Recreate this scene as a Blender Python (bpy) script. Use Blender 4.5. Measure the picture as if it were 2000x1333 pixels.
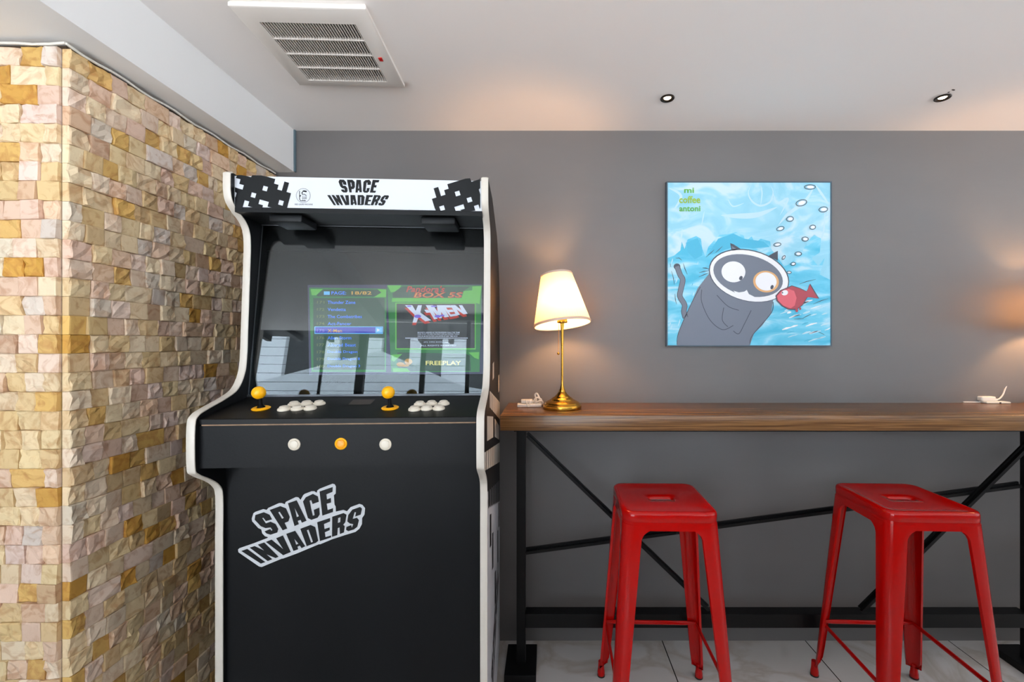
import bpy, bmesh, math, random
from mathutils import Vector, Matrix, noise
from mathutils.geometry import tessellate_polygon

for o in list(bpy.data.objects):
    bpy.data.objects.remove(o)
SC = bpy.context.scene
COL = SC.collection
R = math.radians
rng = random.Random(7)


def srgb(r, g, b):
    f = lambda c: (c / 255 / 12.92) if c / 255 <= .04045 else ((c / 255 + .055) / 1.055) ** 2.4
    return (f(r), f(g), f(b), 1)


# ---------------------------------------------------------------- camera
CAM_Z, FPX, PX0, PY0 = 1.32, 860.0, 1070.0, 670.0
cd = bpy.data.cameras.new('camera')
cam = bpy.data.objects.new('camera', cd)
COL.objects.link(cam)
cam.location = (0, 0, CAM_Z)
cam.rotation_euler = (R(90), 0, 0)
cd.sensor_width = 36
cd.lens = FPX / 2000 * 36
cd.shift_x = -(PX0 - 1000) / 2000
cd.shift_y = (PY0 - 666.5) / 2000
cd.clip_start = .02
SC.camera = cam

# ---------------------------------------------------------------- world, daylight, exposure
sun = bpy.data.lights.new('sun', 'SUN')
sun.energy = 52
sun.angle = R(.6)
sun.color = (.90, .96, 1)
suno = bpy.data.objects.new('sun', sun)
suno.rotation_euler = (R(-42), 0, R(-12))     # stands behind the grey wall's side of the house
COL.objects.link(suno)
w = bpy.data.worlds.new('sky')
SC.world = w
w.use_nodes = True
nt = w.node_tree
bgn = nt.nodes['Background']
tc = nt.nodes.new('ShaderNodeTexCoord')
sep = nt.nodes.new('ShaderNodeSeparateXYZ')
rmp = nt.nodes.new('ShaderNodeValToRGB')
for e_, p_, c_ in ((rmp.color_ramp.elements[0], 0, (.93, .965, 1.0, 1)), (rmp.color_ramp.elements[1], 1, (.16, .18, .20, 1))):
    e_.position, e_.color = p_, c_
for p_, c_ in ((.488, (.93, .965, 1.0, 1)), (.50, (.20, .22, .24, 1))):
    x_ = rmp.color_ramp.elements.new(p_)
    x_.color = c_
mr = nt.nodes.new('ShaderNodeMapRange')
mr.inputs['From Min'].default_value = -1
nt.links.new(tc.outputs['Generated'], sep.inputs[0])
nt.links.new(sep.outputs['Z'], mr.inputs['Value'])
nt.links.new(mr.outputs[0], rmp.inputs[0])
nt.links.new(rmp.outputs[0], bgn.inputs['Color'])
bgn.inputs['Strength'].default_value = 10.0

REAR_Y = -1.05
WL, WR = -3.1, 4.6            # inner faces of the outer side walls
HC = 2.26                      # ceiling height


def portal(name, loc, rot, sx, sy):
    l = bpy.data.lights.new(name, 'AREA')
    l.shape = 'RECTANGLE'
    l.size, l.size_y = sx, sy
    l.cycles.is_portal = True
    o = bpy.data.objects.new(name, l)
    o.location, o.rotation_euler = loc, rot
    COL.objects.link(o)


portal('daylight_opening', ((WL + WR) / 2, REAR_Y - .13, 1.305), (R(90), 0, 0), WR - WL, 1.91)
portal('side_daylight_opening', (WR + .13, .37, 1.45), (R(90), 0, R(90)), 2.5, 1.4)

vs = SC.view_settings
vs.view_transform = 'Standard'
vs.look = 'None'
vs.gamma = 1
vs.use_curve_mapping = False
vs.exposure = -0.3

# ---------------------------------------------------------------- object helpers


def tag(o, label=None, cat=None, group=None, kind=None):
    if label: o['label'] = label
    if cat: o['category'] = cat
    if group: o['group'] = group
    if kind: o['kind'] = kind
    return o


def empty(name, loc=(0, 0, 0), rz=0, label=None, cat=None, group=None):
    o = bpy.data.objects.new(name, None)
    o.empty_display_size = .05
    o.location = loc
    o.rotation_euler = (0, 0, rz)
    COL.objects.link(o)
    return tag(o, label, cat, group)


def obj(name, bm, mats, parent=None, smooth=None, recalc=True):
    if recalc:
        bmesh.ops.recalc_face_normals(bm, faces=bm.faces)
    me = bpy.data.meshes.new(name)
    bm.to_mesh(me)
    bm.free()
    if not isinstance(mats, (list, tuple)): mats = [mats]
    for m in mats: me.materials.append(m)
    if smooth is not None:
        me.polygons.foreach_set('use_smooth', [True] * len(me.polygons))
        me.set_sharp_from_angle(angle=R(smooth))
    o = bpy.data.objects.new(name, me)
    COL.objects.link(o)
    if parent: o.parent = parent
    return o


def copy_tree(o, parent=None):
    c = o.copy()
    COL.objects.link(c)
    if parent: c.parent = parent
    for ch in [x for x in bpy.data.objects if x.parent == o]:
        copy_tree(ch, c)
    return c


def box(bm, x0, x1, y0, y1, z0, z1, bev=0, seg=2, mi=0, mat=None):
    r = bmesh.ops.create_cube(bm, size=1)
    vsx = r['verts']
    for v in vsx:
        v.co = Vector(((x0 + x1) / 2 + v.co.x * (x1 - x0), (y0 + y1) / 2 + v.co.y * (y1 - y0), (z0 + z1) / 2 + v.co.z * (z1 - z0)))
    fs = set(f for v in vsx for f in v.link_faces)
    if bev:
        es = list(set(e for v in vsx for e in v.link_edges))
        rr = bmesh.ops.bevel(bm, geom=es, offset=bev, segments=seg, profile=.5, affect='EDGES')
        vsx = list(set(v for f in rr['faces'] for v in f.verts) | set(v for v in vsx if v.is_valid))
        fs = set(f for v in vsx for f in v.link_faces)
    for f in fs: f.material_index = mi
    if mat is not None:
        for v in set(v for f in fs for v in f.verts): v.co = mat @ v.co
    return fs


def loft(bm, loops, closed=True, cap0=False, cap1=False, mi=0):
    """skin successive loops of points"""
    vl = [[bm.verts.new(p) for p in lp] for lp in loops]
    n = len(vl[0])
    for a, b in zip(vl, vl[1:]):
        for i in range(n if closed else n - 1):
            j = (i + 1) % n
            try:
                f = bm.faces.new((a[i], a[j], b[j], b[i]))
                f.material_index = mi
            except ValueError:
                pass
    if cap0: bm.faces.new(vl[0][::-1]).material_index = mi
    if cap1: bm.faces.new(vl[-1]).material_index = mi
    return vl


def lathe(bm, prof, n=32, M=None, mi=0, cap0=False, cap1=False, rfun=None):
    loops = []
    for r, z in prof:
        lp = []
        for i in range(n):
            a = 2 * math.pi * i / n
            rr = r * (rfun(i, z) if rfun else 1)
            p = Vector((rr * math.cos(a), rr * math.sin(a), z))
            lp.append(M @ p if M else p)
        loops.append(lp)
    return loft(bm, loops, True, cap0, cap1, mi)


def tube(bm, pts, r, n=10, mi=0, flat=1.0):
    pts = [Vector(p) for p in pts]
    loops = []
    prev = None
    for i, p in enumerate(pts):
        d = (pts[min(i + 1, len(pts) - 1)] - pts[max(i - 1, 0)]).normalized()
        if prev is None:
            up = Vector((0, 0, 1)) if abs(d.z) < .9 else Vector((1, 0, 0))
            a = d.cross(up).normalized()
        else:
            a = (prev - d * prev.dot(d)).normalized()
        prev = a
        b = d.cross(a).normalized()
        rr = r[i] if isinstance(r, (list, tuple)) else r
        loops.append([p + a * rr * flat * math.cos(2 * math.pi * k / n) + b * rr * math.sin(2 * math.pi * k / n) for k in range(n)])
    loft(bm, loops, True, True, True, mi)


def bar(bm, p, q, wx, wz, up=(0, 0, 1), mi=0):
    """rectangular bar from p to q"""
    p, q = Vector(p), Vector(q)
    d = (q - p).normalized()
    a = d.cross(Vector(up)).normalized()
    b = a.cross(d).normalized()
    c = lambda o: [o + a * wx / 2 * s + b * wz / 2 * t for s, t in ((-1, -1), (1, -1), (1, 1), (-1, 1))]
    loft(bm, [c(p), c(q)], True, True, True, mi)


def spline(pts, k=6):
    P = [Vector(p) for p in pts]
    P = [P[0]] + P + [P[-1]]
    out = []
    for i in range(1, len(P) - 2):
        for j in range(k):
            t = j / k
            a, b, c, d = P[i - 1], P[i], P[i + 1], P[i + 2]
            out.append(.5 * ((2 * b) + (c - a) * t + (2 * a - 5 * b + 4 * c - d) * t * t + (3 * b - a - 3 * c + d) * t ** 3))
    out.append(P[-2])
    return out


def poly(bm, loops, fn, mi=0):
    """flat polygon with holes; fn maps a 2-d drawing point to the surface"""
    L = [[Vector((p[0], p[1], 0)) for p in lp] for lp in loops]
    vsx = [bm.verts.new(fn(p.x, p.y)) for lp in L for p in lp]
    for t in tessellate_polygon(L):
        try:
            bm.faces.new([vsx[i] for i in t]).material_index = mi
        except ValueError:
            pass


def ell(cx, cy, rx, ry, rot=0, n=40):
    c, s = math.cos(R(rot)), math.sin(R(rot))
    out = []
    for i in range(n):
        a = 2 * math.pi * i / n
        x, y = rx * math.cos(a), ry * math.sin(a)
        out.append((cx + x * c - y * s, cy + x * s + y * c))
    return out


def stroke(bm, pts, wd, fn, mi=0, taper=False):
    n = len(pts)
    A, B = [], []
    for i, p in enumerate(pts):
        q0, q1 = pts[max(i - 1, 0)], pts[min(i + 1, n - 1)]
        dx, dy = q1[0] - q0[0], q1[1] - q0[1]
        l = math.hypot(dx, dy) or 1
        ww = wd / 2 * ((math.sin(math.pi * (i + .35) / (n - .3))) if taper else 1)
        A.append((p[0] - dy / l * ww, p[1] + dx / l * ww))
        B.append((p[0] + dy / l * ww, p[1] - dx / l * ww))
    va = [bm.verts.new(fn(*p)) for p in A]
    vb = [bm.verts.new(fn(*p)) for p in B]
    for i in range(n - 1):
        bm.faces.new((va[i], va[i + 1], vb[i + 1], vb[i])).material_index = mi


_tc = {}


def text2d(s, fat=0.0):
    if (s, fat) not in _tc:
        cu = bpy.data.curves.new('t', 'FONT')
        cu.body = s
        cu.resolution_u = 2
        cu.offset = fat
        to = bpy.data.objects.new('t', cu)
        me = bpy.data.meshes.new_from_object(to)
        V = [(v.co.x, v.co.y) for v in me.vertices]
        F = [tuple(p.vertices) for p in me.polygons]
        bpy.data.objects.remove(to)
        bpy.data.curves.remove(cu)
        bpy.data.meshes.remove(me)
        _tc[(s, fat)] = (V, F)
    return _tc[(s, fat)]


def text(bm, s, x0, y0, x1, y1, fn, mi=0, fat=0.0, shear=0.0):
    """s fitted into the drawing box x0..x1, y0 (top)..y1 (bottom)"""
    V, F = text2d(s, fat)
    if not V: return
    ax, bx = min(v[0] for v in V), max(v[0] for v in V)
    ay, by = min(v[1] for v in V), max(v[1] for v in V)
    vv = []
    for x, y in V:
        u, t = (x - ax) / (bx - ax), (y - ay) / (by - ay)
        vv.append(bm.verts.new(fn(x0 + u * (x1 - x0) + shear * t, y1 + t * (y0 - y1))))
    for f in F:
        try:
            bm.faces.new([vv[i] for i in f]).material_index = mi
        except ValueError:
            pass


# ---------------------------------------------------------------- materials


def mat(name, col, rough=.5, metal=0, bump=0, bscale=40, var=0, vscale=6, coat=0, emit=None, estr=0, spec=None, stretch=(1, 1, 1)):
    m = bpy.data.materials.new(name)
    m.use_nodes = True
    N, L = m.node_tree.nodes, m.node_tree.links
    b = N['Principled BSDF']
    b.inputs['Base Color'].default_value = col
    b.inputs['Roughness'].default_value = rough
    b.inputs['Metallic'].default_value = metal
    if coat:
        b.inputs['Coat Weight'].default_value = coat
        b.inputs['Coat Roughness'].default_value = .05
    if spec is not None: b.inputs['Specular IOR Level'].default_value = spec
    if emit:
        b.inputs['Emission Color'].default_value = emit
        b.inputs['Emission Strength'].default_value = estr
    t = N.new('ShaderNodeTexCoord')
    mp = N.new('ShaderNodeMapping')
    mp.inputs['Scale'].default_value = stretch
    L.new(t.outputs['Object'], mp.inputs[0])
    if var:
        n = N.new('ShaderNodeTexNoise')
        n.inputs['Scale'].default_value = vscale
        n.inputs['Detail'].default_value = 6
        L.new(mp.outputs[0], n.inputs['Vector'])
        mx = N.new('ShaderNodeMix')
        mx.data_type = 'RGBA'
        mx.inputs[6].default_value = tuple(c * (1 - var) for c in col[:3]) + (1,)
        mx.inputs[7].default_value = tuple(min(1, c * (1 + var)) for c in col[:3]) + (1,)
        L.new(n.outputs['Fac'], mx.inputs[0])
        L.new(mx.outputs[2], b.inputs['Base Color'])
    if bump:
        n = N.new('ShaderNodeTexNoise')
        n.inputs['Scale'].default_value = bscale
        n.inputs['Detail'].default_value = 5
        L.new(mp.outputs[0], n.inputs['Vector'])
        bp = N.new('ShaderNodeBump')
        bp.inputs['Strength'].default_value = bump
        bp.inputs['Distance'].default_value = .004
        L.new(n.outputs['Fac'], bp.inputs['Height'])
        L.new(bp.outputs[0], b.inputs['Normal'])
    return m


def glow(name, col, s=1.0):
    return mat(name, (0.01, 0.01, 0.01, 1), .4, emit=col, estr=s * (1.3 if name.startswith('screen') else 1))


M = {}
M['wall'] = mat('grey_plaster', srgb(107, 104, 103), .55, bump=.35, bscale=5, var=.06, vscale=2.5, stretch=(1, 1, 3))
M['white_paint'] = mat('white_paint', srgb(246, 241, 238), .6, bump=.08, bscale=12)
M['soffit'] = mat('soffit_paint', srgb(232, 232, 232), .6, bump=.05, bscale=10)
M['plain_wall'] = mat('plain_wall_paint', srgb(150, 146, 142), .7, bump=.1)
M['caulk'] = mat('white_caulk', srgb(225, 222, 214), .6, bump=.6, bscale=50)
M['blue_caulk'] = mat('blue_grey_caulk', srgb(92, 112, 122), .5, bump=.6, bscale=60)
M['black'] = mat('black_laminate', srgb(15, 16, 18), .42, bump=.05, bscale=160, var=.12, vscale=4, spec=.15)
M['black_top'] = mat('black_satin_top', srgb(8, 8, 9), .4, spec=.2)
M['blk'] = mat('black_vinyl', srgb(16, 17, 19), .45, spec=.2)
M['deep'] = mat('deep_black', srgb(4, 4, 5), .55, spec=.12)
M['trim_white'] = mat('white_edge_moulding', srgb(206, 198, 187), .35)
M['vinyl_white'] = mat('white_vinyl', srgb(208, 212, 219), .35)
M['vinyl_grey'] = mat('grey_vinyl', srgb(200, 202, 206), .4)
M['mdf'] = mat('raw_board_edge', srgb(140, 112, 86), .7, var=.5, vscale=60)
M['yellow'] = mat('yellow_plastic', srgb(250, 178, 8), .3)
M['button'] = mat('ivory_plastic', srgb(228, 218, 200), .3)
M['button_in'] = mat('ivory_plunger', srgb(216, 206, 190), .32)
M['yellow_in'] = mat('yellow_plunger', srgb(236, 150, 4), .32)
M['plate'] = mat('brown_label', srgb(66, 56, 50), .4)
M['steel_black'] = mat('black_powder_coat', srgb(12, 12, 13), .4, bump=.1, bscale=200, spec=.25)
M['red'] = mat('red_gloss_paint', srgb(178, 2, 1), .13, spec=.4)
M['rubber'] = mat('black_rubber', srgb(18, 15, 15), .7)
M['brass'] = mat('brushed_brass', srgb(196, 148, 58), .24, metal=1, bump=.05, bscale=120)
M['plastic_white'] = mat('white_plastic', srgb(235, 230, 222), .4)
M['vent'] = mat('vent_plastic', srgb(226, 220, 214), .45)
M['vent_dark'] = mat('vent_interior', srgb(32, 26, 24), .8)
M['sticker'] = mat('red_sticker', srgb(190, 22, 18), .5)
M['bulb'] = glow('warm_bulb', (1, .78, .5, 1), 14)
M['frame'] = mat('slate_frame', srgb(66, 82, 94), .5)


def mix_nodes(m):
    return m.node_tree.nodes, m.node_tree.links, m.node_tree.nodes['Principled BSDF']


# stone tiles: the colour of each block is stored on its faces
m = M['stone'] = mat('split_face_stone', (.6, .5, .4, 1), .72, bump=.4, bscale=70)
N, L, B = mix_nodes(m)
at_ = N.new('ShaderNodeAttribute'); at_.attribute_name = 'tile_colour'
t = N.new('ShaderNodeTexCoord')
n1 = N.new('ShaderNodeTexNoise'); n1.inputs['Scale'].default_value = 26; n1.inputs['Detail'].default_value = 8; n1.inputs['Distortion'].default_value = 1.6
L.new(t.outputs['Object'], n1.inputs['Vector'])
r1 = N.new('ShaderNodeValToRGB')
r1.color_ramp.elements[0].position = .35; r1.color_ramp.elements[0].color = (.62, .42, .28, 1)
r1.color_ramp.elements[1].position = .52; r1.color_ramp.elements[1].color = (1, 1, 1, 1)
L.new(n1.outputs['Fac'], r1.inputs[0])
mx = N.new('ShaderNodeMix'); mx.data_type = 'RGBA'; mx.blend_type = 'MULTIPLY'; mx.inputs[0].default_value = .55
L.new(at_.outputs['Color'], mx.inputs[6]); L.new(r1.outputs[0], mx.inputs[7])
L.new(mx.outputs[2], B.inputs['Base Color'])

# wood table top
m = M['wood'] = mat('stained_oak', srgb(120, 78, 44), .26, bump=.12, bscale=30, stretch=(1, 14, 14))
N, L, B = mix_nodes(m)
t = N.new('ShaderNodeTexCoord'); mp = N.new('ShaderNodeMapping'); mp.inputs['Scale'].default_value = (.6, 12, 26)
L.new(t.outputs['Object'], mp.inputs[0])
n1 = N.new('ShaderNodeTexNoise'); n1.inputs['Scale'].default_value = 6; n1.inputs['Detail'].default_value = 9; n1.inputs['Distortion'].default_value = .5
L.new(mp.outputs[0], n1.inputs['Vector'])
r1 = N.new('ShaderNodeValToRGB')
r1.color_ramp.elements[0].position = .3; r1.color_ramp.elements[0].color = srgb(76, 48, 26)
r1.color_ramp.elements[1].position = .72; r1.color_ramp.elements[1].color = srgb(144, 102, 60)
L.new(n1.outputs['Fac'], r1.inputs[0]); L.new(r1.outputs[0], B.inputs['Base Color'])

# marble floor tiles with dark joints
m = M['floor'] = mat('marble_tiles', srgb(214, 210, 206), .16)
N, L, B = mix_nodes(m)
t = N.new('ShaderNodeTexCoord')
n1 = N.new('ShaderNodeTexNoise'); n1.inputs['Scale'].default_value = 1.6; n1.inputs['Detail'].default_value = 8; n1.inputs['Distortion'].default_value = 2.2
L.new(t.outputs['Object'], n1.inputs['Vector'])
r1 = N.new('ShaderNodeValToRGB')
e = r1.color_ramp.elements
e[0].position = .44; e[0].color = srgb(206, 203, 201)
e[1].position = .56; e[1].color = srgb(202, 199, 196)
x = e.new(.5); x.color = srgb(186, 178, 170)
L.new(n1.outputs['Fac'], r1.inputs[0])
sp = N.new('ShaderNodeSeparateXYZ'); L.new(t.outputs['Object'], sp.inputs[0])


def joint(axis, off):
    a = N.new('ShaderNodeMath'); a.operation = 'ADD'; a.inputs[1].default_value = 20 * .634 - off + .317
    L.new(sp.outputs[axis], a.inputs[0])
    b = N.new('ShaderNodeMath'); b.operation = 'MODULO'; b.inputs[1].default_value = .634
    L.new(a.outputs[0], b.inputs[0])
    c = N.new('ShaderNodeMath'); c.operation = 'SUBTRACT'; c.inputs[1].default_value = .317
    L.new(b.outputs[0], c.inputs[0])
    d = N.new('ShaderNodeMath'); d.operation = 'ABSOLUTE'; L.new(c.outputs[0], d.inputs[0])
    f = N.new('ShaderNodeMath'); f.operation = 'LESS_THAN'; f.inputs[1].default_value = .0022
    L.new(d.outputs[0], f.inputs[0])
    return f


ja, jb = joint('X', .506), joint('Y', 1.70)
mxm = N.new('ShaderNodeMath'); mxm.operation = 'MAXIMUM'
L.new(ja.outputs[0], mxm.inputs[0]); L.new(jb.outputs[0], mxm.inputs[1])
mx = N.new('ShaderNodeMix'); mx.data_type = 'RGBA'; mx.inputs[7].default_value = srgb(50, 46, 44)
L.new(mxm.outputs[0], mx.inputs[0]); L.new(r1.outputs[0], mx.inputs[6]); L.new(mx.outputs[2], B.inputs['Base Color'])

# lamp shade: thin fabric that lets the bulb's light through
m = M['shade'] = bpy.data.materials.new('pleated_shade_fabric')
m.use_nodes = True
N, L = m.node_tree.nodes, m.node_tree.links
N.remove(N['Principled BSDF'])
tr = N.new('ShaderNodeBsdfTranslucent'); tr.inputs[0].default_value = (.34, .27, .19, 1)
df = N.new('ShaderNodeBsdfDiffuse'); df.inputs[0].default_value = (.86, .82, .76, 1)
ms = N.new('ShaderNodeMixShader'); ms.inputs[0].default_value = .5
L.new(tr.outputs[0], ms.inputs[1]); L.new(df.outputs[0], ms.inputs[2]); L.new(ms.outputs[0], N['Material Output'].inputs[0])

# clear pane: mirror-like at its surface, clear behind
m = M['glass'] = bpy.data.materials.new('clear_pane')
m.use_nodes = True
N, L = m.node_tree.nodes, m.node_tree.links
N.remove(N['Principled BSDF'])
tp = N.new('ShaderNodeBsdfTransparent'); tp.inputs[0].default_value = (.93, .95, .95, 1)
gl = N.new('ShaderNodeBsdfGlossy'); gl.inputs['Roughness'].default_value = .003; gl.inputs[0].default_value = (.93, .97, 1, 1)
fr = N.new('ShaderNodeFresnel'); fr.inputs[0].default_value = 1.45
ms = N.new('ShaderNodeMixShader')
L.new(fr.outputs[0], ms.inputs[0]); L.new(tp.outputs[0], ms.inputs[1]); L.new(gl.outputs[0], ms.inputs[2]); L.new(ms.outputs[0], N['Material Output'].inputs[0])

# ---------------------------------------------------------------- the room
WY = 1.95                      # grey back wall
SX, SZ = -1.12, 2.075          # soffit face and underside
TX, TY = -1.198, 1.094         # stone faces


def slab(name, *a, m, kind='structure', bev=0):
    bm = bmesh.new()
    box(bm, *a, bev=bev)
    return tag(obj(name, bm, m), kind=kind)


slab('floor', WL - .2, WR + .2, REAR_Y - .3, WY + .2, -.1, 0, m=M['floor'])
slab('ceiling', WL - .2, WR + .2, REAR_Y - .3, WY + .2, HC, HC + .12, m=M['white_paint'])
slab('wall_back', WL - .2, WR + .2, WY, WY + .2, 0, HC, m=M['wall'])
slab('trim_1', WL, SX, REAR_Y, WY, SZ, HC, m=M['soffit'])
slab('wall_outer_left', WL - .2, WL, REAR_Y, WY, 0, SZ, m=M['plain_wall'])
bm = bmesh.new()
box(bm, WR, WR + .12, REAR_Y, WY, 0, .75); box(bm, WR, WR + .12, REAR_Y, WY, 2.15, HC)
box(bm, WR, WR + .12, REAR_Y, REAR_Y + .15, .75, 2.15); box(bm, WR, WR + .12, WY - .25, WY, .75, 2.15)
tag(obj('wall_right', bm, M['plain_wall']), kind='structure')
bm = bmesh.new()
for y in (REAR_Y + .17, .1, .9, WY - .27): box(bm, WR + .03, WR + .08, y - .025, y + .025, .75, 2.15)
tag(obj('window_2', bm, M['steel_black']), kind='structure')
slab('wall_rear', -.3, WR, REAR_Y - .12, REAR_Y, 0, 1.36, m=M['plain_wall'])  # unseen; height shaped to keep daylight off the lower right of the room
slab('wall_rear_left', -2.15, -.3, REAR_Y - .12, REAR_Y, 0, .35, m=M['plain_wall'])
slab('wall_rear_pier', WL, -2.15, REAR_Y - .12, REAR_Y, 0, HC, m=M['plain_wall'])
bm = bmesh.new()
box(bm, SX - .001, SX + .005, WY - .012, WY - .001, SZ, HC - .001)
for v in bm.verts: v.co.x += .002 * math.sin(v.co.z * 40)
tag(obj('trim_2', bm, M['blue_caulk']), kind='structure')

# split-face stone cladding
PAL = [(srgb(228, 210, 170), 6), (srgb(234, 220, 190), 5), (srgb(218, 194, 146), 5), (srgb(216, 180, 108), 2.8),
       (srgb(206, 160, 72), 1.3), (srgb(226, 200, 176), 5), (srgb(230, 212, 194), 4), (srgb(206, 178, 146), 2), (srgb(216, 208, 192), 2)]
PC = [p for p, c in PAL for _ in range(int(c * 4))]


def tile(bm, lay, P, u0, u1, v0, v1, d, rough, col):
    n = 5
    g = []
    sx, sy = rng.uniform(-.10, .10), rng.uniform(-.08, .08)
    off = Vector((rng.uniform(0, 99), rng.uniform(0, 99), 0))
    for j in range(n + 1):
        row = []
        for i in range(n + 1):
            a, b = i / n, j / n
            # rows of points crowd to the edge so that the arris stays crisp
            a = (0, .06, .33, .66, .94, 1)[i]
            b = (0, .06, .33, .66, .94, 1)[j]
            u, v = u0 + (u1 - u0) * a, v0 + (v1 - v0) * b
            h = d + sx * (u - (u0 + u1) / 2) + sy * (v - (v0 + v1) / 2)
            edge = i in (0, n) or j in (0, n)
            h += rough * (noise.noise(Vector((u * 45, v * 45, 0)) + off) + .35 * rng.uniform(-1, 1))
            if edge: h -= .0006 + rough * .25
            row.append(bm.verts.new(P(u, v, max(h, .004))))
        g.append(row)
    fs = []
    for j in range(n):
        for i in range(n):
            fs.append(bm.faces.new((g[j][i], g[j][i + 1], g[j + 1][i + 1], g[j + 1][i])))
    per = [(u0, v0, g[0][0]), (u1, v0, g[0][n]), (u1, v1, g[n][n]), (u0, v1, g[n][0])]
    ring = [g[0][i] for i in range(n + 1)] + [g[j][n] for j in range(1, n + 1)] + [g[n][i] for i in range(n - 1, -1, -1)] + [g[j][0] for j in range(n - 1, 0, -1)]
    c4 = [bm.verts.new(P(u, v, -.003)) for u, v, _ in per]
    for s in range(4):
        seg = ring[s * n:(s + 1) * n + 1] if s < 3 else ring[3 * n:] + [ring[0]]
        fs.append(bm.faces.new(seg[::-1] + [c4[s], c4[(s + 1) % 4]]))
    for f in fs:
        for lp in f.loops: lp[lay] = col


def clad(bm, lay, P, ua, ub, zt, first=None):
    z = 0.0
    nrow = 43
    hrow = zt / nrow
    for r_ in range(nrow):
        u = ua
        k = 0
        while u < ub - .002:
            wd = rng.choice((.046, .048, .052, .056, .060)) if rng.random() > .07 else .085
            if k == 0: wd = rng.uniform(.03, .058)
            u2 = min(u + wd, ub)
            if ub - u2 < .02: u2 = ub
            c = rng.choice(PC)
            vv = rng.uniform(.84, 1.0)
            c = (min(c[0] * vv * 1.02, .95), min(c[1] * vv * .945, .95), min(c[2] * vv * rng.uniform(.84, 1.0), .95), 1)
            split = rng.random() < .62
            d = rng.uniform(.013, .0205)
            tile(bm, lay, P, u + .0003, u2 - .0003, z + .0003, z + hrow - .0003, d, .0062 if split else .0006, c)
            u = u2
            k += 1
        z += hrow


bm = bmesh.new()
lay = bm.loops.layers.float_color.new('tile_colour')
box(bm, WL + .01, TX - .019, TY + .019, WY - .001, 0, SZ - .004)
for f in bm.faces:
    for lp in f.loops: lp[lay] = srgb(84, 66, 46)  # dark backing paints shade into the gap at the stone corner
clad(bm, lay, lambda u, v, h: Vector((TX - .019 + h, TY + .012 + u, v)), 0, WY - TY - .014, SZ - .016)
clad(bm, lay, lambda u, v, h: Vector((TX - .0235 - u, TY + .019 - h, v)), 0, 1.0, SZ - .016)
tag(obj('wall_left', bm, M['stone']), kind='structure')
bm = bmesh.new()
pts = [(TX + .001, y, SZ - .012 + .003 * math.sin(y * 37)) for y in [TY + i * .04 for i in range(22)]]
tube(bm, pts, .0032, 6)
pts = [(x, TY - .001, SZ - .012 + .002 * math.sin(x * 41)) for x in [TX - i * .04 for i in range(26)]]
tube(bm, pts, .0032, 6)
tag(obj('trim_3', bm, M['caulk']), kind='structure')

# rear glazing front: posts and rails of the open terrace doors behind the camera
bm = bmesh.new()
xs = [(WL + .03, .05), (-1.30, .033), (-.79, .02), (-.41, .017), (.9, .045), (2.1, .045), (3.3, .045), (WR - .03, .03)]
for x, hw in xs: box(bm, x - hw, x + hw, REAR_Y - .09, REAR_Y - .03, .35 if x < -.3 else 1.36, HC - .001, bev=.004)
box(bm, WL, WR, REAR_Y - .09, REAR_Y - .02, HC - .06, HC - .001)
tag(obj('window_1', bm, M['steel_black']), kind='structure')

# ---------------------------------------------------------------- arcade cabinet
CA = R(3.33)
CO = Vector((-.211, 1.93, 0))
CR = Vector((math.cos(CA), math.sin(CA), 0))
CF = Vector((-math.sin(CA), math.cos(CA), 0))
CW = .73
TH = .018


def ray(px, py):
    return Vector(((px - PX0) / FPX, 1, (PY0 - py) / FPX))


def on_plane(px, py, y0, z0=0.0, tilt=0.0, lift=0.0):
    """point of the cabinet plane y = y0 + tilt (z - z0), in the cabinet's own frame"""
    n = CF - Vector((0, 0, tilt))
    d = ray(px, py)
    c = Vector((0, 0, CAM_Z))
    tt = (CO + CF * y0 + Vector((0, 0, z0)) - c).dot(n) / d.dot(n)
    q = c + d * tt - CO
    nn = Vector((0, -1, tilt)).normalized() * lift
    return Vector((q.dot(CR), q.dot(CF), q.z)) + nn


def on_top(px, py, lift=0.0):
    """point of the sloping control deck"""
    # deck: z = LZ0 + LS (y - LY0)
    n = Vector((0, 0, 1)) - CF * LS
    d = ray(px, py)
    c = Vector((0, 0, CAM_Z))
    tt = (CO + CF * LY0 + Vector((0, 0, LZ0)) - c).dot(n) / d.dot(n)
    q = c + d * tt - CO
    return Vector((q.dot(CR), q.dot(CF), q.z)) + Vector((0, -LS, 1)).normalized() * lift


def on_side(px, py, x0=0.0):
    d = ray(px, py)
    c = Vector((0, 0, CAM_Z))
    tt = (CO + CR * x0 - c).dot(CR) / d.dot(CR)
    q = c + d * tt - CO
    return q.dot(CF), q.z


cab = empty('arcade_cabinet', CO, CA, 'tall black two-player arcade game cabinet with white edges beside the stone wall', 'arcade machine')
FRONT = [(-.665, 1.792), (-.665, 1.745), (-.655, 1.715), (-.63, 1.695), (-.6, 1.678), (-.58, 1.652), (-.574, 1.61), (-.579, 1.5), (-.586, 1.38),
         (-.592, 1.275), (-.603, 1.228), (-.632, 1.188), (-.68, 1.168), (-.75, 1.150), (-.786, 1.137), (-.798, 1.112), (-.798, 1.012), (-.786, .990),
         (-.745, .965), (-.710, .938), (-.696, .905), (-.696, .8)]
fr_s = [(p.x, p.y) for p in spline([(a, b, 0) for a, b in FRONT], 4)] + [(-.696, .4), (-.696, .012)]
BACK = [(-.04, .012), (-.04, .06), (-.004, .06), (-.004, 1.50), (-.03, 1.57), (-.085, 1.65), (-.2, 1.735), (-.47, 1.797), (-.655, 1.797)]
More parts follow.
